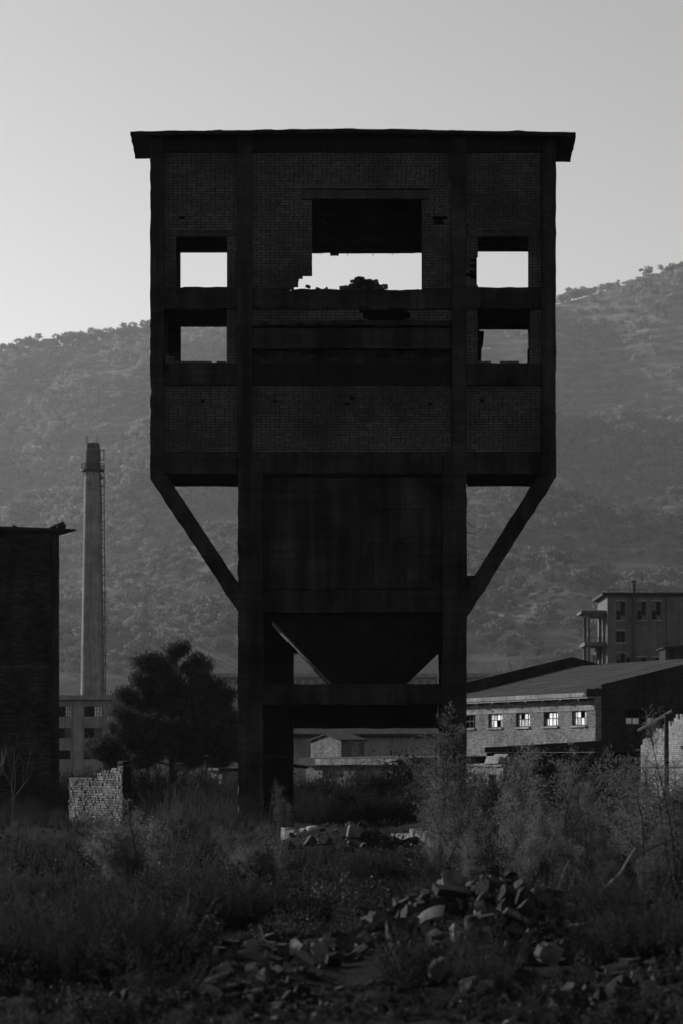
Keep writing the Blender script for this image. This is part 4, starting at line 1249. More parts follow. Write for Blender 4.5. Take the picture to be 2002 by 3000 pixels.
# ---------------------------------------------------------------- pylon and wires
D_ = 900
PY = thing('lattice_pylon', (PX(427, D_), D_, 0), 'slender steel lattice pylon standing before the hazy hill', 'pylon')
pyp = Part(PY)
zt, zb = PZ(1742, D_), PZ(1960, D_)
def pw(z): return np.interp(z, [zb, zt], [.95, .35])
cx = PX(427, D_)
for sx in (-1, 1):
    for sy in (-1, 1):
        m = MB(); m.tube([(cx + sx * pw(z), D_ + sy * pw(z), z) for z in (zb - 4, zb, zt)], .09, 4); pyp('leg', m, M['concrete_pale'])
m = MB()
zs = np.linspace(zb, zt, 15)
for i in range(14):
    for sy in (-1, 1):
        s2 = 1 if i % 2 else -1
        m.tube([(cx - s2 * pw(zs[i]), D_ + sy * pw(zs[i]), zs[i]), (cx + s2 * pw(zs[i + 1]), D_ + sy * pw(zs[i + 1]), zs[i + 1])], .06, 4)
pyp('lattice', m, M['concrete_pale'])
for py in (1762, 1792):
    m = MB(); m.tube([(cx - 2.4, D_, PZ(py, D_)), (cx + 2.4, D_, PZ(py, D_))], .1, 4); pyp('cross_arm', m, M['concrete_pale'])
for (a, b, c_, d, dd, lb) in ((404, 1792, 745, 2005, 560, 'lowest power line slanting down from the pylon to the right'), (405, 1762, 745, 1992, 560, 'middle power line slanting down from the pylon to the right'),
                              (450, 1762, 745, 1962, 560, 'uppermost power line slanting down from the pylon to the right'), (450, 1792, 745, 1972, 540, 'power line just above the pine tree crown')):
    t = np.linspace(0, 1, 24)[:, None]
    pth = P(a, b, D_) * (1 - t) + P(c_, d, dd) * t
    pth[:, 2] -= 5.0 * (4 * t * (1 - t))[:, 0] * .4
    m = MB(); m.tube(pth, .014, 4); o = m.build('power_line', M['concrete_mid']); tag(o, lb, 'power line')

# ---------------------------------------------------------------- instancing helper for ground cover (stuff)
def scatter(name, pts, rot, scl, protos):
    """one object that instances the prototype meshes on its points"""
    me = bpy.data.meshes.new(name)
    me.vertices.add(len(pts))
    me.vertices.foreach_set('co', np.asarray(pts, np.float32).ravel())
    a = me.attributes.new('rot', 'FLOAT_VECTOR', 'POINT'); a.data.foreach_set('vector', np.asarray(rot, np.float32).ravel())
    a = me.attributes.new('scl', 'FLOAT', 'POINT'); a.data.foreach_set('value', np.asarray(scl, np.float32))
    a = me.attributes.new('idx', 'INT', 'POINT'); a.data.foreach_set('value', rng.integers(0, len(protos), len(pts)).astype(np.int32))
    o = link(name, me)
    g = bpy.data.node_groups.new(name, 'GeometryNodeTree')
    g.interface.new_socket('Geometry', in_out='INPUT', socket_type='NodeSocketGeometry')
    g.interface.new_socket('Geometry', in_out='OUTPUT', socket_type='NodeSocketGeometry')
    gi, go = g.nodes.new('NodeGroupInput'), g.nodes.new('NodeGroupOutput')
    inst = g.nodes.new('GeometryNodeInstanceOnPoints')
    join = g.nodes.new('GeometryNodeJoinGeometry')
    for pm in protos:
        po_ = bpy.data.objects.new('sprig', pm)
        oi = g.nodes.new('GeometryNodeObjectInfo')
        oi.inputs['Object'].default_value = po_
        oi.inputs['As Instance'].default_value = True
        g.links.new(oi.outputs['Geometry'], join.inputs[0])
    def na(nm, ty):
        n = g.nodes.new('GeometryNodeInputNamedAttribute'); n.data_type = ty; n.inputs['Name'].default_value = nm
        return next(s for s in n.outputs if s.enabled and s.name == 'Attribute')
    g.links.new(gi.outputs[0], inst.inputs['Points'])
    g.links.new(join.outputs[0], inst.inputs['Instance'])
    inst.inputs['Pick Instance'].default_value = True
    g.links.new(na('idx', 'INT'), inst.inputs['Instance Index'])
    e = g.nodes.new('FunctionNodeEulerToRotation')
    g.links.new(na('rot', 'FLOAT_VECTOR'), e.inputs[0])
    g.links.new(e.outputs[0], inst.inputs['Rotation'])
    g.links.new(na('scl', 'FLOAT'), inst.inputs['Scale'])
    g.links.new(inst.outputs[0], go.inputs[0])
    md = o.modifiers.new('scatter', 'NODES'); md.node_group = g
    return tag(o, kind='stuff')

# ---------------------------------------------------------------- hill woods
def hill_crown(seed, n=260, lumps=7, flat=.75):
    r = np.random.default_rng(seed)
    cs = r.normal(0, .30, (lumps, 3)) * (1, 1, .55) + (0, 0, .55)
    rs = r.uniform(.20, .36, lumps)
    k_ = r.integers(0, lumps, n)
    d = unit(r.normal(size=(n, 3)))
    c = cs[k_] + d * (rs[k_] * r.uniform(.6, 1.05, n))[:, None] * (1, 1, flat)
    c[:, 2] = np.maximum(c[:, 2], .12)
    return leaves(c, .17, .13, r=r)
HC = [quads_mesh('crown', hill_crown(40 + i, 230 + 20 * i, 5 + i), M['leaf_hill']) for i in range(5)]
def hill_points(n, ymin, ymax, dens):
    out = []
    while len(out) < n:
        y = rng.uniform(ymin ** 2, ymax ** 2, 4000) ** .5
        x = rng.uniform(-.155, .15, 4000) * y
        k1 = fbm2(x / 130, y / 130, 4, 8.0) + .25 * fbm2(x / 30, y / 40, 2, 6.0)
        ok = (k1 > dens) & (rng.random(4000) < .9)
        terr = (x > 150) & (y > 2950) & (rng.random(4000) < .6)
        ok &= ~terr
        out.extend(np.stack([x[ok], y[ok]], -1).tolist())
    p = np.array(out[:n])
    return np.column_stack([p * HS, hill(p[:, 0] * HS, p[:, 1] * HS)])
hpts = np.concatenate([hill_points(13000, 2150, 3560, -.18), hill_points(12000, 950, 2700, -.16)])
nn = len(hpts)
hs = np.clip(rng.lognormal(2.05, .35, nn), 4, 15) * HS * np.interp(hpts[:, 1] / HS, [950, 2000, 3400, 3480], [.50, .74, .98, .55])
rot = np.column_stack([rng.normal(0, .1, (nn, 2)), rng.uniform(0, 6.28, nn)])
up_ = np.arange(nn) < 13000
tag(scatter('hill_woods', hpts[up_], rot[up_], hs[up_], HC), 'olive and scrub woods covering the upper hazy hillside', 'woods')
HCL = []
for me in HC:
    me2 = me.copy(); me2.materials.clear(); me2.materials.append(M['leaf_hill_low']); HCL.append(me2)
tag(scatter('hill_woods', hpts[~up_], rot[~up_], hs[~up_], HCL), 'darker woods on the lower spurs of the hill', 'woods')
# single trees on the skyline
RC = [quads_mesh('crown', hill_crown(80 + i, 420, 6 + i, .8), M['leaf_hill']) for i in range(4)]
m = MB(); m.tube([(0, 0, -.15), (.02, 0, .2), (-.01, .02, .6)], [.035, .028, .012], 6)
tr_o = m.build('trunk', M['bark']); TRK = tr_o.data; bpy.data.objects.remove(tr_o)
SKY = [(8, 26), (28, 24), (52, 20), (70, 30), (88, 34), (108, 20), (122, 24), (140, 22), (158, 22), (178, 26), (196, 28), (214, 34), (240, 34), (262, 26), (278, 24), (296, 36), (312, 26), (336, 24), (352, 30), (366, 32), (384, 30), (408, 26), (424, 32), (440, 36), (640, 16), (655, 14),
       (1636, 24), (1652, 22), (1668, 26), (1682, 28), (1702, 26), (1722, 20), (1745, 15), (1760, 18), (1776, 16), (1790, 16), (1806, 14)]
skl = []
def ridge_at(px):
    best = None
    for yy in np.arange(3380, 3800, 15) * HS:
        x = PX(px, yy)
        z = float(hill(np.array([x]), np.array([yy]))[0])
        py = HY - (z - EYE) * F / yy
        if best is None or py < best[0]: best = (py, x, yy, z)
    return best
for i, (px, size) in enumerate(SKY + [(1895, 24), (1950, 20), (1978, 22), (1999, 20)]):
    py, x, yy, z = ridge_at(px)
    h_ = size * yy / F * 1.4
    alone = px > 1880
    if alone: lb = ['round lone tree on the right hill crest, first beyond the tower', 'small lone tree on the right hill crest, second beyond the tower', 'flat-topped lone tree on the right hill crest, third from the tower', 'lone tree on the right hill crest at the photo edge'][px > 1900 and (1 if px < 1960 else 2 if px < 1990 else 3) or 0]
    else: lb = 'dark bushy tree on the left skyline of the hill' if px < 700 else 'dark bushy tree on the right skyline just beyond the tower'
    t_ = thing('skyline_tree', (x, yy, z), lb, 'tree', None if alone else ('trees along the left skyline' if px < 700 else 'trees along the right skyline'))
    t_.scale = (h_ * (1.0 if alone else 1.15), h_ * 1.1, h_ * (.9 if alone else .85))
    t_.rotation_euler.z = rng.uniform(0, 6.28)
    link('crown', RC[i % 4], t_, (0, 0, .18 if alone else .06))
    tk = link('trunk', TRK, t_)
    if alone: tk.scale = (1.4, 1.4, 1.2)

# ---------------------------------------------------------------- trees and shrubs
def branch_tree(mb, p, d, length, rad, depth, r, spread=.6, tips=None, taper=.62, nseg=5, up=.12, ratio=.7):
    pts = [np.array(p, float)]
    dd = np.array(d, float)
    for i in range(nseg):
        dd = unit(dd + r.normal(0, .13, 3) + np.array((0, 0, up * .3)))
        pts.append(pts[-1] + dd * length / nseg)
    mb.tube(pts, np.linspace(rad, rad * taper, nseg + 1), 6 if rad > .02 else 4, cap=False)
    if depth == 0:
        if tips is not None: tips.append((pts[-1], dd))
        return
    k_ = r.integers(2, 4)
    for j in range(k_):
        t = r.uniform(.45, 1.0) if j else 1.0
        q = pts[0] + 0
        i = min(int(t * nseg), nseg - 1)
        q = pts[i] + (pts[i + 1] - pts[i]) * (t * nseg - i)
        nd = unit(dd + r.normal(0, spread, 3) + np.array((0, 0, up)))
        branch_tree(mb, q, nd, length * r.uniform(ratio - .12, ratio + .12), rad * taper * r.uniform(.6, .9), depth - 1, r, spread, tips, taper, nseg, up, ratio)

# pine
D_ = 150
pn = P(500, 2230, D_)
PT = thing('pine_tree', (pn[0], pn[1], 0), 'big dark bushy pine tree left of the tower', 'tree')
def q2(px, py): return PX(px, D_) - pn[0], PZ(py, D_)
r = np.random.default_rng(21)
outline = np.array([(1893, 500, 535), (1912, 455, 560), (1940, 428, 588), (1970, 415, 592), (2000, 378, 600), (2040, 370, 622), (2080, 332, 655), (2120, 330, 690), (2160, 322, 700), (2185, 285, 700), (2215, 275, 690), (2235, 330, 670)], float)
cc, rr = [], []
def lobe(px, py, size, n, tilt):
    """one bough: clumps that fan outward and upward from the trunk side"""
    x, z = q2(px, py)
    y = r.normal(0, .9)
    sgn = 1 if px > 505 else -1
    for _ in range(n):
        t = r.uniform(-1, 1)
        cc.append((x + sgn * t * size * .75 + r.normal(0, size * .28), y + r.normal(0, size * .45), z + t * size * tilt + r.normal(0, size * .3)))
        rr.append(r.uniform(.10, .26))
for px, py, sz, tl in ((515, 1915, .34, .8), (470, 1945, .36, .6), (560, 1950, .38, .6), (448, 1985, .34, .6), (588, 1990, .3, .6), (420, 2025, .42, .5), (505, 1990, .5, .3), (560, 2025, .5, .4), (400, 2065, .42, .5), (460, 2060, .55, .3), (540, 2080, .6, .2), (612, 2060, .42, .5),
                       (365, 2100, .46, .45), (345, 2140, .44, .4), (430, 2120, .6, .2), (510, 2140, .65, .1), (590, 2120, .6, .3), (650, 2085, .44, .5), (680, 2110, .34, .5), (640, 2140, .5, .3), (690, 2160, .36, .3), (380, 2170, .55, .25), (330, 2190, .5, .3), (300, 2205, .36, .35), (282, 2190, .2, .6), (345, 2222, .45, .1),
                       (440, 2190, .6, .1), (520, 2200, .6, .0), (600, 2190, .6, .1), (670, 2205, .45, .1), (560, 2225, .5, 0), (420, 2230, .45, 0), (640, 2230, .4, 0), (490, 2030, .6, .2), (575, 2165, .6, .1), (470, 2160, .6, .1), (395, 2130, .5, .2), (432, 1945, .36, .5), (590, 1955, .38, .5), (622, 2010, .42, .4), (655, 2045, .36, .5), (415, 1985, .34, .4), (372, 2040, .34, .4), (690, 2195, .45, .1), (340, 2235, .4, .0)):
    if px == 515: sz = .42
    lobe(px, py, sz * 1.15, 24, tl)
cc, rr = np.array(cc), np.array(rr)
n_ = 120000
k_ = r.choice(len(cc), n_, p=rr ** 2 / (rr ** 2).sum())
d = unit(r.normal(size=(n_, 3)))
c = cc[k_] + r.normal(0, 1, (n_, 3)) * rr[k_][:, None] * (.95, .95, .7)
dirs = unit(d * (1, 1, .4) + (0, 0, .8) + r.normal(0, .35, (n_, 3)))
link('crown', quads_mesh('crown', leaves(c, .24, .04, dirs, r), M['leaf_pine']), PT)
m = MB(); m.tube([(.05, 0, -.2), (.1, 0, 1.2), (.0, 0, 3.2), (.25, 0, 5.2)], [.22, .18, .12, .04], 9); trunk = m.build('trunk', M['bark'], PT)
for i in range(26):
    j = r.integers(len(cc)); e = cc[j]
    s0 = np.array((.05, 0, max(.6, e[2] * .75)))
    m = MB(); m.tube([s0, (s0 + e) / 2 + (0, 0, .1), e], [.05, .035, .012], 5); m.build('limb', M['bark'], PT)

# bare tree between the legs
def bare_tree(name, px, d, py_base, dirv, length, rad, depth, seed, label, mat, spread=.5, up=.1, cat='tree', leafmat=None, nl=0, ratio=.7):
    x = PX(px, d); z = gzf(x, d) if py_base is None else PZ(py_base, d)
    t_ = thing(name, (x, d, z), label, cat)
    r = np.random.default_rng(seed)
    mb, tips = MB(), []
    mb2 = MB()
    branch_tree(mb, (0, 0, -.1), dirv, length, rad, depth, r, spread, tips, .7, 5, up, ratio)
    mb.build('branches', mat, t_)
    if leafmat is not None:
        T = np.array([p for p, _ in tips])
        k_ = r.integers(0, len(T), nl)
        c = T[k_] + r.normal(0, .07, (nl, 3))
        link('leaves', quads_mesh('leaves', leaves(c, .07, .035, r=r), leafmat), t_)
    return t_
bare_tree('bare_tree', 1152, 108, None, (-.22, 0, 1), 1.15, .09, 5, 3, 'leafless dark tree leaning left between the tower legs', M['bark'], .62, .06)
bare_tree('bare_tree', 1190, 116, None, (.1, 0, 1), .9, .06, 4, 8, 'smaller leafless tree behind the leaning one between the legs', M['bark'], .6, .1)
bare_tree('bare_sapling', 40, 74, None, (.05, 0, 1), .95, .024, 5, 5, 'bare twiggy sapling before the dark brick building at the left edge', M['bark_grey'], .32, .25, 'sapling', M['leaf_grass'], 160)
bare_tree('bare_sapling', -6, 70, None, (.12, 0, 1), .8, .02, 4, 15, 'second bare sapling cut by the left photo edge', M['bark_pale'], .3, .25, 'sapling')
r = np.random.default_rng(77)
so_ = P(1512, 2010, 190)
PS = thing('thin_poplar', (so_[0], so_[1], so_[2] - 1), 'cluster of thin bare upright stems above the workshop roof', 'tree')
m = MB(); tipz = []
for i in range(16):
    b = np.array((r.normal(0, .25), r.normal(0, .2), 0)); t = np.array((b[0] * 2.8 + r.normal(0, .12), b[1] * 2, r.uniform(2.2, 3.45)))
    m.tube([b, (b + t) / 2 + r.normal(0, .04, 3), t], [.02, .014, .008], 4); tipz += [t - (0, 0, r.uniform(0, .5)) for _ in range(6)]
m.build('stems', M['bark_pale'], PS)
link('leaves', quads_mesh('leaves', leaves(np.array(tipz) + r.normal(0, .06, (len(tipz), 3)), .08, .06, r=r), M['stone_pale']), PS)

# feathery shrubs of the foreground: meshes in a few kinds, copied
def feather_mesh(seed, stems=6, H=2.4, spread=.45, per=18, needles=58, lean=0.0):
    r = np.random.default_rng(seed)
    mb, C, Dr = MB(), [], []
    for s in range(stems):
        th = r.uniform(0, 6.28); tilt = abs(r.normal(0, spread))
        d = unit(np.array((math.cos(th) * tilt + lean, math.sin(th) * tilt, 1.0)))
        h = H * r.uniform(.55, 1.0)
        pts = [np.array((r.normal(0, .08), r.normal(0, .08), -.05))]
        dd = d
        for i in range(8):
            dd = unit(dd + r.normal(0, .07, 3) + (lean * .08, 0, .03))
            pts.append(pts[-1] + dd * h / 8)
        pts = np.array(pts)
        mb.tube(pts, np.linspace(.016, .004, 9), 5, cap=False)
        for b in range(per):
            t = r.uniform(.22, 1.0); i = min(int(t * 8), 7)
            p0 = pts[i] + (pts[i + 1] - pts[i]) * (t * 8 - i)
            bd = unit(np.array((r.normal(), r.normal(), r.uniform(.25, 1.3))))
            bl_ = h * r.uniform(.10, .24) * (1.25 - .6 * t)
            mid = p0 + bd * bl_ * .5 + (0, 0, .02); end = p0 + bd * bl_ + np.array((0, 0, -.08 * bl_))
            mb.tube([p0, mid, end], [.005, .004, .002], 3, cap=False)
            tt = r.uniform(.1, 1.1, needles)[:, None]
            c = p0 * (1 - tt) + end * tt + r.normal(0, .06, (needles, 3)) * (1.25 - .55 * tt)
            C.append(c); Dr.append(unit(np.broadcast_to(bd, (needles, 3)) + r.normal(0, .55, (needles, 3))))
    C, Dr = np.concatenate(C), np.concatenate(Dr)
    o = mb.build('stems', M['bark']); sm = o.data; bpy.data.objects.remove(o)
    return sm, quads_mesh('foliage', leaves(C, .058, .0085, Dr, r), M['leaf_feather'])
FM = [feather_mesh(200 + i, 6 + i % 3, 2.4, .18 + .06 * i, 22, 66, (.0, .06, -.05, .1)[i % 4]) for i in range(4)]
FM.append(feather_mesh(230, 8, 1.4, .55, 22, 60, -.35))
# (px, distance, height in m, kind, label or None)
FE = [(1318, 48, 2.35, 2, 'dense feathery shrub across the lower right tower leg'), (1290, 47, 2.75, 0, 'tallest feathery shrub, rising in front of the right tower leg'), (1350, 44, 2.05, 1, 'feathery shrub right of the right leg, below the dark window'), (1435, 46, 1.85, 2, 'feathery shrub below the leftmost bright workshop window'), (1275, 49, 1.7, 3, 'feathery shrub just left of the right tower leg'),
      (1500, 45, 2.35, 0, 'slim feathery shrub reaching up to the workshop windows'), (1570, 43, 1.9, 1, 'feathery shrub below the two middle bright workshop windows'), (1630, 47, 2.25, 2, 'tall feathery shrub below the third bright workshop window'), (1700, 44, 1.7, 3, 'feathery shrub below the rightmost bright workshop window'), (1760, 46, 1.95, 1, 'feathery shrub before the corner of the dark gable'),
      (1840, 44, 2.0, 0, 'feathery shrub before the gable window'), (1905, 42, 2.3, 2, 'feathery shrub in front of the broken pale wall'), (1985, 41, 2.55, 3, 'feathery shrub at the right photo edge'), (1400, 40, 1.25, 3, 'short feathery shrub behind the left half of the heap'), (1520, 39, 1.3, 2, 'short feathery shrub behind the crest boulder of the heap'),
      (1660, 39, 1.35, 0, 'short feathery shrub behind the right end of the heap'), (1790, 39, 1.3, 3, 'short feathery shrub left of the pale leaning branch'), (1925, 37, 1.35, 1, 'short feathery shrub right of the pale leaning branch'), (1345, 43, 1.2, 1, 'short feathery shrub right of the right low wall'),
      (828, 70, 1.5, 0, 'slender feathery shrub beside the foot of the left tower leg'), (410, 41, 1.15, 4, 'wide drooping feathery bush left of the centre foreground'), (490, 43, 1.2, 3, 'upright feathery bush behind the drooping one'),
      (700, 41, .95, 2, 'low feathery bush in the middle of the foreground'), (800, 40, .8, 4, 'small feathery bush left of the rubble heap'), (345, 45, 1.35, 1, 'thin feathery bush below the brick wall stub')]
for i, (px, d, h, kd, lb) in enumerate(FE):
    x = PX(px, d)
    t_ = thing('feathery_shrub', (x, d, gzf(x, d)), lb or 'grey feathery shrub in the thicket before the workshop', 'shrub', 'feathery shrubs in the foreground')
    s_ = h / (2.4 if kd < 4 else 1.1)
    t_.scale = (s_ * .95, s_ * .95, s_)
    t_.rotation_euler.z = (0.4 + i * 1.7) if kd < 4 else 0.2
    link('stems', FM[kd][0], t_)
    link('foliage', FM[kd][1], t_)

for px, d, H_, ln, sd, lb in ((1322, 42, 1.15, .1, 61, 'thin dark bare stem beside the right low wall'), (1483, 41, 1.3, .02, 62, 'upright dark bare stem left of the crest boulder'), (1605, 42, 1.4, .03, 63, 'straight dark bare stem below the third bright window'), (1700, 40, 1.1, .25, 64, 'dark bare stem leaning toward the pale branch'),
                              (1890, 40, 1.5, .3, 65, 'long thin bare stem leaning right before the broken wall'), (1945, 38, 1.2, .45, 66, 'bare twig leaning right at the photo edge'), (250, 38, .8, -.3, 67, 'bare twig leaning left in the left foreground weeds'), (560, 39, .8, .2, 68, 'bare forked twig right of the arching branch')):
    x = PX(px, d)
    t_ = thing('bare_shrub', (x, d, gzf(x, d)), lb, 'shrub')
    mb = MB()
    branch_tree(mb, (0, 0, -.05), unit(np.array((ln, 0, 1.0))), H_, .014, 3, np.random.default_rng(sd), .35, None, .6, 6, .2, .5)
    mb.build('branches', M['bark'], t_)
# broom-like and leafy bushes round the tower foot
def broom_mesh(seed, n=120, H=1.0, spread=.32, leaf='leaf_grass'):
    r = np.random.default_rng(seed)
    mb, C, Dr = MB(), [], []
    for i in range(n):
        b = np.array((r.normal(0, .28), r.normal(0, .28), 0)); d = unit(np.array((b[0] * .9 + r.normal(0, spread), b[1] * .9 + r.normal(0, spread), 1.2)))
        h = H * r.uniform(.45, 1.05)
        e = b + d * h
        mb.tube([b, b + d * h * .5 + r.normal(0, .02, 3), e], [.006, .004, .002], 3, cap=False)
        t = r.uniform(.2, 1.0, 40)[:, None]
        C.append(b * (1 - t) + e * t + r.normal(0, .022, (40, 3))); Dr.append(d + r.normal(0, .5, (40, 3)))
    o = mb.build('twigs', M['bark']); sm = o.data; bpy.data.objects.remove(o)
    return sm, quads_mesh('foliage', leaves(np.concatenate(C), .05, .012, np.concatenate(Dr), r), M[leaf])
def bush_mesh(seed, n=5200, leaf='leaf_bush'):
    r = np.random.default_rng(seed)
    mb = MB()
    L = 26
    cs = unit(r.normal(size=(L, 3))) * r.uniform(.15, .75, (L, 1)) * (1, 1, .75) + (0, 0, .5)
    rs = r.uniform(.10, .30, L)
    for c in cs: mb.tube([(0, 0, 0), c * (.4, .4, .6), c], [.018, .012, .005], 4, cap=False)
    k_ = r.integers(0, L, n); d = unit(r.normal(size=(n, 3)))
    c = cs[k_] + r.normal(0, .62, (n, 3)) * rs[k_][:, None]
    c[:, 2] = np.abs(c[:, 2])
    o = mb.build('twigs', M['bark']); sm = o.data; bpy.data.objects.remove(o)
    return sm, quads_mesh('foliage', leaves(c, .06, .03, r=r), M[leaf])
BRM = [broom_mesh(300 + i) for i in range(3)]
BSH = [bush_mesh(320 + i) for i in range(3)]
BRD = [broom_mesh(340 + i, 150, 1.0, .42, 'leaf_bush') for i in range(3)]
BUSH = [(420, 100, 1.9, 0, 'tall twiggy bush just right of the brick wall stub'), (470, 104, 1.95, 1, 'tall twiggy bush under the pine tree'), (520, 100, 1.95, 2, 'tall twiggy bush between the pine and the left tower leg'), (565, 97, 1.75, 0, 'twiggy bush under the right side of the pine crown'),
        (620, 95, 1.5, 1, 'twiggy bush before the small pale hut'), (395, 106, 1.6, 2, 'twiggy bush touching the right end of the wall stub'), (660, 90, 1.1, 0, 'low twiggy bush touching the left tower leg'), (470, 94, 1.2, 1, 'low twiggy bush in front of the tall ones below the pine'), (540, 92, 1.1, 2, 'low twiggy bush midway between wall stub and left leg'), (205, 108, 1.5, 0, 'twiggy bush between the brick building and the wall stub'), (240, 118, 1.7, 2, 'pale bush behind the brick wall stub'), (320, 122, 1.8, 1, 'twiggy bush behind the top of the wall stub'), (180, 125, 1.6, 1, 'twiggy bush under the office block beside the brick building')]
for i, (px, d, h, kd, lb) in enumerate(BUSH):
    x = PX(px, d)
    t_ = thing('twiggy_bush', (x, d, gzf(x, d)), lb or 'low twiggy bush in the overgrowth left of the tower', 'bush', 'twiggy bushes left of the tower')
    t_.scale = (h * 1.05, h, h); t_.rotation_euler.z = i * 1.3
    link('twigs', BRM[kd][0], t_); link('foliage', BRM[kd][1], t_)
LEAFY = [(905, 95, 1.4, 0, 'leafy bush before the pale hut between the tower legs'), (960, 92, 1.45, 1, 'leafy bush in the middle between the tower legs'), (1030, 97, 1.5, 2, 'leafy bush below the pale eave band'), (1100, 94, 1.4, 0, 'leafy bush left of the leaning bare tree'), (1160, 91, 1.3, 1, 'leafy bush at the foot of the leaning bare tree'), (1225, 95, 1.6, 2, 'leafy bush right of the leaning bare tree'), (1270, 92, 1.9, 0, 'leafy bush against the right tower leg'),
         (880, 88, 1.25, 1, 'low leafy bush beside the rear left pier'), (940, 86, 1.1, 2, 'low leafy bush left of the stubby marker post'), (1000, 87, 1.25, 0, 'low leafy bush behind the stubby marker post'), (1075, 86, 1.15, 1, 'low leafy bush right of the stubby marker post'), (1140, 87, 1.05, 2, 'low leafy bush midway between marker post and right leg'), (1210, 86, 1.2, 1, 'low leafy bush next to the rubble by the right leg'), (905, 112, 1.5, 2, 'tall leafy bush hiding the lower pale gabled hut'), (1240, 110, 2.0, 1, 'tallest leafy bush between the legs, before the grey shed'),
         (1420, 104, 1.3, 0, 'leafy bush under the ruined hut'), (1500, 100, 1.5, 1, 'leafy bush before the left end of the dark annex'), (1600, 98, 1.6, 2, 'leafy bush before the louvre of the dark annex'), (1690, 100, 1.5, 0, 'leafy bush before the middle of the dark annex'), (1790, 96, 1.5, 1, 'leafy bush before the right end of the dark annex'), (1880, 92, 1.3, 2, 'leafy bush at the foot of the broken pale wall'), (1960, 90, 1.2, 0, 'low leafy bush at the right photo edge below the broken pale wall'), (640, 112, 1.2, 2, 'low leafy bush beside the small pale hut'), (130, 104, .9, 0, 'low leafy bush at the corner of the brick building'), (60, 98, .9, 1, 'low leafy bush behind the bare sapling'), (15, 84, .8, 2, 'low dark bush in the left corner before the brick building'), (110, 88, .7, 0, 'small bush between the bare sapling and the wall stub'), (165, 84, .55, 1, 'very low bush touching the left end of the wall stub'), (420, 86, .6, 2, 'very low bush right of the dark end of the wall stub')]
for i, (px, d, h, kd, lb) in enumerate(LEAFY):
    x = PX(px, d)
    t_ = thing('leafy_bush', (x, d, gzf(x, d)), lb or 'dark leafy bush in the overgrowth round the tower foot', 'bush', 'leafy bushes round the tower foot')
    t_.scale = (h * .95, h * .9, h * .92); t_.rotation_euler.z = i * 2.1
    KK = BRD if (860 < px < 1300 and i % 3) or px < 200 else BSH
    link('twigs', KK[kd][0], t_); link('foliage', KK[kd][1], t_)

# ---------------------------------------------------------------- low walls, stones and rubble
def wall_bit(name, pts, z_top, thick, mat, label):
    """low wall along ground points pts [(x,y)], rough top"""
    m = MB()
    (xa, ya), (xb, yb) = pts
    ang = math.atan2(yb - ya, xb - xa); L = math.hypot(xb - xa, yb - ya)
    t_ = thing(name, (xa, ya, 0), label, 'wall'); t_.rotation_euler.z = ang
    n = max(2, int(L / .22))
    for i in range(n):
        zt = z_top * (1 + .10 * rng.normal())
        m = MB(); m.rbox(L * i / n + .008, L * (i + 1) / n - .008, -.02 + .015 * rng.normal(), thick, -.35, zt, seg=.09, amp=.02, chip=.06); m.build('slab', mat, t_)
    return t_
wall_bit('low_wall', [(PX(822, 61.6), 61.6), (PX(935, 60.0), 60.0)], .50, .22, M['concrete_pale'], 'low broken concrete wall left of the central rubble mound')
wall_bit('low_wall', [(PX(1132, 54.6), 54.6), (PX(1305, 52.6), 52.6)], .66, .3, M['concrete_pale'], 'low broken concrete wall right of the central rubble mound')
pp = P(985, 2400, 74)
PO = thing('marker_post', (pp[0], pp[1], gzf(pp[0], pp[1])), 'stubby pale post with a short bar in the weeds between the legs', 'post')
m = MB(); m.rbox(-.03, .03, -.03, .03, -.1, .42, seg=.06, amp=.006); m.build('post', M['concrete_pale'], PO)
m = MB(); m.rbox(.035, .32, -.02, .02, .34, .42, seg=.05, amp=.01, chip=.05); m.build('bar', M['stone_dark'], PO)

def rock_mesh(seed, mat, npt=14, flat=1.0):
    r = np.random.default_rng(seed)
    bm = bmesh.new()
    P8 = []
    dim = np.array((1, r.uniform(.6, .95), flat * r.uniform(.75, 1.0)))
    for sx in (-.5, .5):
        for sy in (-.5, .5):
            for sz in (-.5, .5):
                c = np.array((sx, sy, sz)) * r.uniform(.78, 1.05, 3)
                if r.random() < .45:      # a corner knocked off
                    for ax in range(3):
                        q = c.copy(); q[ax] *= r.uniform(.35, .75); P8.append(q * dim)
                else:
                    P8.append(c * dim)
    for p in P8 + [unit(v) * .5 * dim * 1.02 for v in r.normal(size=(3, 3))]:
        bm.verts.new(p)
    res = bmesh.ops.convex_hull(bm, input=bm.verts)
    bmesh.ops.delete(bm, geom=list({g for g in list(res['geom_interior']) + list(res['geom_unused']) if isinstance(g, bmesh.types.BMVert)}), context='VERTS')
    bmesh.ops.triangulate(bm, faces=bm.faces)
    bmesh.ops.subdivide_edges(bm, edges=[e for e in bm.edges if e.calc_length() > .35], cuts=1)
    for v_ in bm.verts:
        q = np.array([v_.co]) * 3.0 + seed * 3.3
        v_.co += Vector((fbm(q, 2)[0], fbm(q + 9.1, 2)[0], fbm(q + 23.7, 2)[0])) * .045
    me = bpy.data.meshes.new('rubble_stone')
    bm.to_mesh(me); bm.free()
    me.materials.append(mat)
    return me
RK = [rock_mesh(i, M['stone'], 12, (1, .7, .45, .85)[i % 4]) for i in range(8)]
RKP = [rock_mesh(20 + i, M['stone_pale'], 11 + i % 4, (.8, .5, .28)[i % 3]) for i in range(6)]
RKD = [rock_mesh(40 + i, M['stone_dark'], 13, .8) for i in range(4)]
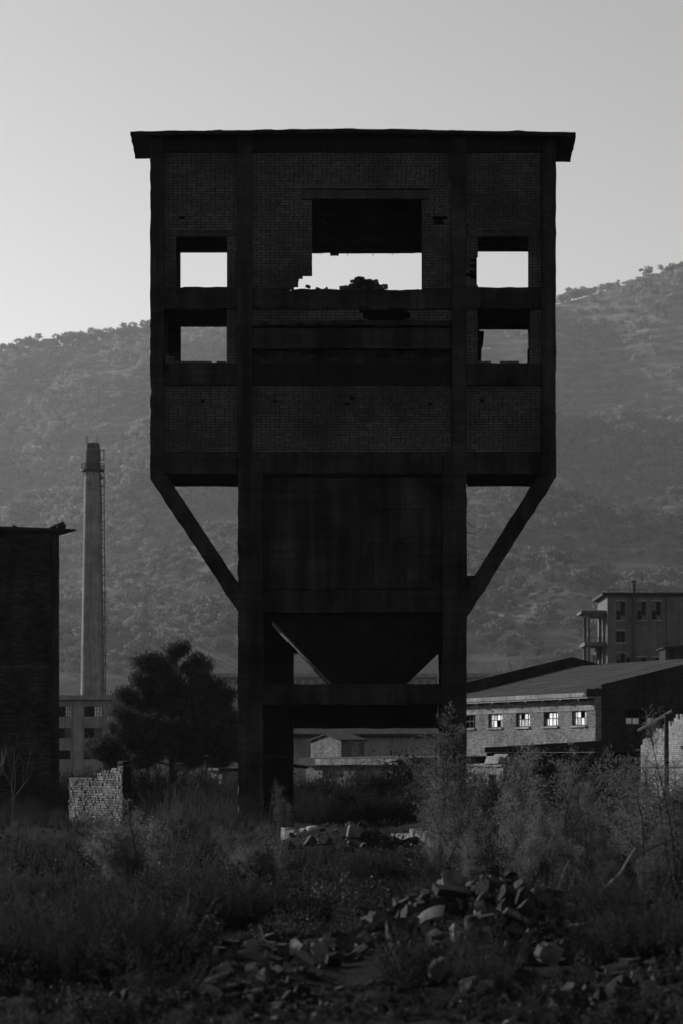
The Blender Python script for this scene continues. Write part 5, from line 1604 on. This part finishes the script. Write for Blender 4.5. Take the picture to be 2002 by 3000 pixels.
def stone(me, px, d, size, label, group=None, dz=0.0, rot=None, name='rubble_stone', scale=None):
    if label.startswith('rough broken stone'):
        tone = 'pale' if me in RKP else 'dark' if me in RKD else 'mid grey'
        label = label.replace('rough broken stone', ('big ' if size > .2 else '') + tone + ' broken stone', 1)
    x = PX(px, d)
    o = link(name, me, None, (x, d, gzf(x, d) + dz))
    o.scale = scale or (size, size * rng.uniform(.7, 1), size * rng.uniform(.6, 1))
    o.rotation_euler = rot or tuple(rng.uniform(0, 6.28, 3))
    return tag(o, label, 'stone', group)
for i in range(128):      # heap on the right
    px = float(np.clip(rng.normal(1390, 160), 1080, 1730)); d = rng.uniform(28.0, 32.2)
    s_ = float(np.clip(rng.lognormal(-1.85, .45), .07, .36))
    u = rng.random()
    stone((RKP if u < .22 else RKD if u < .4 else RK)[rng.integers(6 if u < .22 else 4)], px, d, s_, 'rough broken stone lying in the right foreground rubble heap', 'stones of the right foreground heap', s_ * .15)
for i in range(78):       # trail that runs down to the left
    t = rng.random(); px = 560 + 620 * t + rng.normal(0, 55); d = 24.6 + 4.4 * t + rng.normal(0, .9)
    s_ = float(np.clip(rng.lognormal(-2.05, .42), .05, .28))
    u = rng.random()
    stone((RKP if u < .2 else RKD if u < .45 else RK)[rng.integers(4)], px, d, s_, 'rough broken stone in the rubble trail along the photo bottom', 'stones of the foreground trail', s_ * .1)
for i in range(52):       # central mound
    px = rng.normal(985, 90); d = rng.uniform(50, 57)
    s_ = float(np.clip(rng.lognormal(-1.85, .4), .08, .32))
    u = rng.random()
    stone((RKP if u < .5 else RK)[rng.integers(4)], px, d, s_, 'stone on the central rubble mound between the low walls', 'stones of the central mound', s_ * .1)
for i in range(20):
    px = rng.uniform(480, 620); d = rng.uniform(45, 50)
    s_ = float(np.clip(rng.lognormal(-2.0, .4), .08, .3))
    stone((RKD if rng.random() < .4 else RK)[rng.integers(4)], px, d, s_, 'dark stone in the small heap left of the central mound', 'stones of the small left heap', s_ * .15)
for i in range(14):
    px = rng.normal(1255, 25); d = rng.uniform(70, 78)
    s_ = float(np.clip(rng.lognormal(-1.9, .4), .08, .3))
    stone((RKP if rng.random() < .3 else RK)[rng.integers(4)], px, d, s_, 'stone of the rubble pile at the foot of the right tower leg', 'stones by the right leg', s_ * .15)
for i in range(10):
    px = rng.uniform(150, 430); d = rng.uniform(84, 92)
    stone(RKP[rng.integers(6)], px, d, float(rng.uniform(.08, .2)), 'pale stone scattered at the foot of the brick wall stub', 'stones by the wall stub', .03)
# notable pieces
CLEAR = []
def on_ground(px, py, lift=.05):
    for d in np.arange(20, 70, .1):
        if PZ(py, d) <= gzf(PX(px, d), d) + lift: break
    c = P(px, py, d)
    CLEAR.append((c[0], c[1]))
    return c
def flat_slab(px, py, d, sx, sy, sz, rot, label, mat='stone_pale', name='concrete_slab'):
    c = on_ground(px, py, .06 + (.12 if sz > .15 else 0) + (.2 if py < 2640 else 0))
    m = MB(); m.rbox(-sx / 2, sx / 2, -sy / 2, sy / 2, -sz / 2, sz / 2, seg=.05, amp=.006, chip=.03)
    o = m.build(name, M[mat]); o.location = c; o.rotation_euler = rot
    return tag(o, label, 'slab')
flat_slab(648, 2842, 26.6, .19, .14, .035, (R(42), R(-14), R(20)), 'pale square slab tilted toward the camera in the bottom rubble')
flat_slab(395, 2868, 26, .14, .1, .04, (R(35), R(-10), R(-20)), 'pale flat chunk left of the tilted square slab')
flat_slab(455, 2873, 26, .12, .07, .03, (R(40), R(-25), R(25)), 'small pale flat chunk beside the left one')
flat_slab(358, 2866, 26.4, .16, .08, .04, (R(20), R(-12), R(5)), 'long pale flat chunk at the left end of the rubble trail')
flat_slab(1538, 2772, 29.4, .09, .09, .34, (R(10), R(8), R(30)), 'upright pale stone shard at the right end of the heap')
flat_slab(1602, 2792, 29.2, .2, .16, .17, (R(20), R(15), R(35)), 'big pale cut block at the right end of the heap')
flat_slab(1280, 2835, 28.6, .12, .12, .19, (R(25), R(20), R(40)), 'pale angular block with a bright top at the heap front')
flat_slab(1040, 2772, 29.5, .34, .16, .05, (R(30), R(-32), R(15)), 'long pale slab slanting at the left end of the heap', 'stone')
flat_slab(1100, 2715, 31, .4, .2, .07, (R(35), R(-35), R(10)), 'dark slanting plank-like slab on the heap left flank', 'stone_dark')
flat_slab(1190, 2720, 31, .36, .2, .06, (R(30), R(-30), R(5)), 'dark slab leaning beside the curved tile', 'stone_dark')
flat_slab(1035, 2800, 28.8, .3, .1, .06, (R(25), R(-28), R(10)), 'lower pale slab slanting below the long one', 'stone')
flat_slab(1465, 2687, 30.5, .11, .07, .03, (R(40), R(-30), R(15)), 'small bright chip near the heap top')
flat_slab(1325, 2612, 33, .36, .25, .07, (R(15), R(8), R(12)), 'dark overhanging slab crowning the rubble heap', 'stone_dark')
o = stone(RKD[0], 1480, 32.5, .3, 'dark rounded boulder on the crest of the rubble heap', None, .12, scale=(.26, .24, .2), rot=(.2, .1, .4)); o.name = 'boulder'
o.location.z = PZ(2610, 32.5)
# curved tile
c = on_ground(1300, 2690, .12)
m = MB(); n = 10
for i in range(n):
    a0, a1 = R(48 + 62 * i / n), R(48 + 62 * (i + 1) / n)
    r0, r1 = .30, .325
    m.add([(-r0 * math.cos(a0), -.13, r0 * math.sin(a0)), (-r0 * math.cos(a1), -.13, r0 * math.sin(a1)), (-r0 * math.cos(a1), .13, r0 * math.sin(a1)), (-r0 * math.cos(a0), .13, r0 * math.sin(a0)),
           (-r1 * math.cos(a0), -.13, r1 * math.sin(a0)), (-r1 * math.cos(a1), -.13, r1 * math.sin(a1)), (-r1 * math.cos(a1), .13, r1 * math.sin(a1)), (-r1 * math.cos(a0), .13, r1 * math.sin(a0))],
          [(0, 1, 2, 3), (7, 6, 5, 4), (0, 4, 5, 1), (2, 6, 7, 3), (0, 3, 7, 4), (1, 5, 6, 2)])
o = m.build('curved_tile', M['tile'], None); o.location = c - (0, 0, .22); o.rotation_euler = (R(24), R(-16), R(-14)); tag(o, 'curved piece of pipe or tile lying on the rubble heap', 'tile')
# root clump
c = on_ground(905, 2570, .05)
RT = thing('root_clump', (c[0], c[1], gzf(c[0], c[1])), 'dark jagged root clump in front of the central rubble mound', 'root clump')
for i in range(9):
    h_ = .32 * math.exp(-((i - 4.5) / 3.0) ** 2) + .12
    m = MB(); m.tube([(-.3 + .08 * i, 0, -.1), (-.3 + .08 * i + rng.normal(0, .03), .02, h_ * .6), (-.3 + .08 * i + rng.normal(0, .05), .0, h_ * rng.uniform(.8, 1.2))], [.11, .08, .015], 7); m.build('root', M['stone_dark'], RT)
# twisted pale scrap
c = on_ground(775, 2735, .12)
m = MB(); m.tube([c + (-.05, 0, .08), c + (-.03, 0, .03), c + (-.01, 0, -.05), c + (.03, -.01, -.08), c + (.1, -.02, -.085)], [.012, .012, .01, .011, .013], 6)
o = m.build('bent_pipe', M['frame_pale']); tag(o, 'short bright bent strip lying in the weeds left of the heap', 'scrap')
# arched and fallen branches
def branch(name, pix, d, r0, r1, mat, label, dd=0.0, cat='branch'):
    pts = np.array([P(a, b, d + dd * i) for i, (a, b) in enumerate(pix)])
    t = np.linspace(0, len(pts) - 1, 24)
    i = np.minimum(t.astype(int), len(pts) - 2); f = (t - i)[:, None]
    pth = pts[i] * (1 - f) + pts[i + 1] * f
    pth[1:-1] = (pth[:-2] + pth[1:-1] * 2 + pth[2:]) / 4
    m = MB(); m.tube(pth, np.linspace(r0, r1, 24), 6); o = m.build(name, M[mat]); tag(o, label, cat); return o
branch('arched_branch', [(655, 2708), (620, 2672), (580, 2636), (540, 2612), (490, 2598), (440, 2596), (400, 2570), (340, 2556)], 33.5, .019, .006, 'bark', 'dark branch arching up to the left from the weeds')
branch('arched_branch', [(580, 2660), (545, 2690), (500, 2715), (460, 2735), (430, 2720), (400, 2700), (370, 2682)], 33, .011, .005, 'bark', 'forked dark twig under the arching branch')
branch('arched_branch', [(600, 2742), (560, 2738), (510, 2738), (465, 2742), (420, 2728)], 31.5, .010, .005, 'bark', 'flat dark twig lying below the arching branch')
branch('fallen_branch', [(1000, 2708), (930, 2720), (860, 2712), (800, 2718), (755, 2720)], 31, .016, .008, 'bark', 'long dark stick lying left of the rubble heap')
branch('fallen_branch', [(1678, 2688), (1735, 2640), (1790, 2585), (1820, 2555), (1848, 2505), (1862, 2485)], 33.5, .022, .009, 'bark_pale', 'pale leaning branch catching the sun at the right')
branch('fallen_branch', [(1620, 2650), (1650, 2560), (1668, 2520)], 35, .013, .006, 'bark_pale', 'short pale stem left of the leaning branch')
branch('fallen_branch', [(1640, 2665), (1668, 2590), (1690, 2525)], 35.5, .011, .005, 'bark', 'dark thin stem between the pale ones')
branch('fallen_branch', [(1860, 2510), (1920, 2480), (1970, 2460), (2020, 2430)], 34, .010, .004, 'bark', 'thin dark branch running right from the leaning one')
branch('fallen_branch', [(1880, 2600), (1930, 2545), (1990, 2500)], 34, .008, .004, 'bark', 'thin dark twig below the branch at the right edge')
branch('fallen_branch', [(1720, 2740), (1760, 2700), (1800, 2665)], 31, .008, .004, 'bark_pale', 'short pale stick on the slope right of the heap')

# ---------------------------------------------------------------- ground cover
def tuft(seed, n=34, H=.42, mat='leaf_grass', w=.007):
    r = np.random.default_rng(seed)
    out = []
    for i in range(n):
        b = np.array((r.normal(0, .07), r.normal(0, .07), 0)); a = r.uniform(0, 6.28); bend = r.uniform(.05, .5)
        h = H * r.uniform(.45, 1.1); s = np.array((-math.sin(a), math.cos(a), 0)) * w * r.uniform(.6, 1.3)
        d = np.array((math.cos(a), math.sin(a), 0)) * bend * h
        m1, e = b + d * .3 + (0, 0, h * .55), b + d + (0, 0, h)
        out.append([b - s, b + s, m1 + s * .8, m1 - s * .8]); out.append([m1 - s * .8, m1 + s * .8, e + s * .1, e - s * .1])
    return quads_mesh('tuft', np.array(out), M[mat])
def weed(seed, n=130, H=.30, L=.042, W=.022, mat='leaf_weed', stems=7):
    r = np.random.default_rng(seed)
    C, S = [], []
    for i in range(stems):
        a = r.uniform(0, 6.28); d = unit(np.array((math.cos(a) * .55, math.sin(a) * .55, 1.0))) * H * r.uniform(.5, 1.1)
        t = r.uniform(.1, 1.05, n // stems)[:, None]
        C.append(d * t + r.normal(0, .022, (n // stems, 3)))
        s = np.array((.003, .001, 0)); S.append([-s, s, d + s * .4, d - s * .4])
    q = leaves(np.concatenate(C), L, W, r=r)
    return quads_mesh('weed', np.concatenate([q, np.array(S)]), M[mat])
def spike(seed, n=9, H=.8):
    r = np.random.default_rng(seed); C, S = [], []
    for i in range(n):
        b = np.array((r.normal(0, .12), r.normal(0, .12), 0)); d = np.array((r.normal(0, .06), r.normal(0, .06), 1.0)) * H * r.uniform(.5, 1.1)
        t = r.uniform(.35, 1.0, 46)[:, None]; C.append(b + d * t + r.normal(0, .014, (46, 3)))
        s = np.array((.005, .002, 0)); S.append([b - s, b + s, b + d + s * .4, b + d - s * .4])
    return quads_mesh('spike', np.concatenate([leaves(np.concatenate(C), .03, .016, r=r), np.array(S)]), M['leaf_grass'])
def broom_join(seed):
    r = np.random.default_rng(seed); C, D2, S = [], [], []
    for i in range(26):
        b = np.array((r.normal(0, .2), r.normal(0, .2), 0)); d = np.array((b[0] * .8 + r.normal(0, .3), b[1] * .8 + r.normal(0, .3), 1.0)) * r.uniform(.4, 1)
        s_ = np.array((.004, .002, 0)); S.append([b - s_, b + s_, b + d + s_ * .4, b + d - s_ * .4])
        for q in range(5):
            t0 = r.uniform(.2, .9); e = d * .25 + r.normal(0, .1, 3); p0 = b + d * t0
            S.append([p0 - s_ * .6, p0 + s_ * .6, p0 + e + s_ * .3, p0 + e - s_ * .3])
            t = r.uniform(.1, 1, 9)[:, None]; C.append(p0 + e * t + r.normal(0, .012, (9, 3)))
    return quads_mesh('twiggy_weed', np.concatenate([leaves(np.concatenate(C), .045, .014, r=r), np.array(S)]), M['leaf_weed'])
GT = [tuft(400 + i, 34, .36 + .05 * i) for i in range(4)]
WD = [weed(420 + i, 150 + 20 * i, .24 + .05 * i) for i in range(4)]
SP = [spike(440 + i) for i in range(3)]
def area(n, y0, y1, wide=.15, f=None):
    out = np.zeros((0, 2))
    while len(out) < n:
        y = rng.uniform(y0 ** 2, y1 ** 2, 5000) ** .5
        x = rng.uniform(-wide, wide, 5000) * y
        ok = np.ones(5000, bool) if f is None else f(x, y)
        out = np.concatenate([out, np.stack([x[ok], y[ok]], -1)])
    p = out[:n]
    k_ = np.ones(n, bool)
    for cx, cy_ in CLEAR: k_ &= ~((np.abs(p[:, 0] - cx) < .24) & (p[:, 1] > cy_ - 1.1) & (p[:, 1] < cy_ + .2))
    p = p[k_]
    return np.column_stack([p, gz(p[:, 0], p[:, 1]) - .015])
def off_heap(x, y):
    h1 = ((x - 1.45) / 1.2) ** 2 + ((y - 31.2) / 1.9) ** 2 > .8 + .6 * fbm2(x * 2, y * 2, 2, 3.0)
    h2 = ((x + .25) / 1.3) ** 2 + ((y - 53) / 3.0) ** 2 > .8 + .6 * fbm2(x * 2, y * 2, 2, 3.0)
    h3 = np.abs(y - (26.6 + .9 * x)) > .9
    px = VX + x / y * F
    heap = (px > 1060) & (px < 1730) & (y > 26.5) & (y < 33.0)
    keep = ~heap | (rng.random(x.shape) < .05)
    keep &= ~((px > 480) & (px < 1750) & (y > 21.5) & (y < 28.5)) | (rng.random(x.shape) < .45)
    keep &= ~((px > 790) & (px < 1010) & (y > 50) & (y < 66)) | (rng.random(x.shape) < .15)
    keep &= ~((px > 1100) & (px < 1330) & (y > 44) & (y < 55)) | (rng.random(x.shape) < .12)
    return h1 & h2 & keep & (h3 | (rng.random(x.shape) < .25))
def zrot(n): return np.column_stack([rng.normal(0, .12, (n, 2)), rng.uniform(0, 6.28, n)])
def patch(seed, thr, sc=.25):
    return lambda x, y: off_heap(x, y) & (fbm2(x * sc, y * sc * .7, 3, seed) + rng.normal(0, .12, x.shape) > thr)
def low(p, sc):
    """smaller plants where the photograph shows bare rubble, walls and the brick stub"""
    px = VX + p[:, 0] / p[:, 1] * F
    k_ = np.ones(len(p))
    for a, b, d0, d1, f in ((120, 430, 66, 91, .35), (760, 1340, 44, 58, .4), (-200, 330, 60, 82, .8), (1200, 1310, 66, 80, .3), (440, 1800, 19, 28.5, .45), (-200, 450, 19, 25, .6), (780, 1330, 46, 57, .35)):
        k_ = np.where((px > a) & (px < b) & (p[:, 1] > d0) & (p[:, 1] < d1), f, k_)
    return sc * k_
pts = area(9000, 19, 62, .15, patch(2.0, .06, .6)); n = len(pts)
tag(scatter('weeds', pts, zrot(n), low(pts, np.clip(rng.lognormal(-.6, .45, n), .2, 1.4)), WD), 'low leafy weeds covering the foreground ground', 'weeds')
pts = area(7500, 19, 40, .15, lambda x, y: (off_heap(x, y) | (rng.random(x.shape) < .3)) & (fbm2(x * 1.1, y * .8, 3, 31.0) > -.06)); n = len(pts)
tag(scatter('ground_cover', pts, zrot(n), np.clip(rng.lognormal(-1.2, .35, n), .15, .6), WD), 'small-leaved creeping plants over the near rubble', 'weeds')
pts = area(2600, 24, 64, .15, patch(5.0, .16, .5)); n = len(pts)
tag(scatter('grass', pts, zrot(n), low(pts, rng.uniform(.3, 1.0, n)) * np.interp(pts[:, 1], [24, 46], [.5, 1.0]), GT), 'rough dry grass growing over the foreground', 'grass')
pts = area(1100, 24, 46, .15, lambda x, y: (fbm2(x * .35, y * .25, 3, 12.0) > .0) & (x < 3.0) & off_heap(x, y)); n = len(pts)
tag(scatter('twiggy_weeds', pts, zrot(n), rng.uniform(.25, .62, n), [broom_join(500 + i) for i in range(3)]), 'wiry twiggy weeds tangled over the left foreground', 'weeds')
pts = np.concatenate([area(90, 32, 41, .15, lambda x, y: (VX + x / y * F > 120) & (VX + x / y * F < 520)), area(200, 36, 60, .13, patch(7.0, .1, .3)), area(150, 44, 52, .14, lambda x, y: (x < -3.2) & (fbm2(x * .5, y * .4, 2, 4.4) > -.1))]); n = len(pts)
tag(scatter('dry_flower_spikes', pts, zrot(n), rng.uniform(.3, .7, n), SP), 'dry upright seed spikes dotted over the waste ground', 'weeds')
pts = area(7000, 62, 130, .14, lambda x, y: (fbm2(x * .18, y * .12, 3, 6.0) + rng.normal(0, .1, x.shape) > -.08)); n = len(pts)
tall = ((VX + pts[:, 0] / pts[:, 1] * F > 450) & (VX + pts[:, 0] / pts[:, 1] * F < 800) & (pts[:, 1] > 72)) | (np.abs(VX + pts[:, 0] / pts[:, 1] * F - 1060) < 200) & (pts[:, 1] > 82)
tag(scatter('tall_grass', pts, zrot(n), low(pts, rng.uniform(.4, .9, n)) * np.where(tall, 1.5, .8), GT + SP[:1]), 'tall grass and seed heads round the tower foot', 'grass')
pts = area(4200, 19, 62, .14, lambda x, y: ~off_heap(x, y) | (rng.random(x.shape) < .12)); n = len(pts)
tag(scatter('gravel', pts + (0, 0, .02), rng.uniform(0, 6.28, (n, 3)), np.clip(rng.lognormal(-3.2, .45, n), .015, .1), RK[:4] + RKP[:2]), 'small broken stones and grit between the larger pieces', 'gravel')
pts = area(3400, 19, 34, .14, lambda x, y: (fbm2(x * .7, y * .5, 3, 17.0) > -.05 + .25 * (x < -1.2))); n = len(pts)
tag(scatter('clods', pts + (0, 0, .015), rng.uniform(0, 6.28, (n, 3)), np.clip(rng.lognormal(-2.6, .5, n), .02, .2), RKD + RK[:3]), 'dark clods of earth and stone littering the near ground', 'clods')
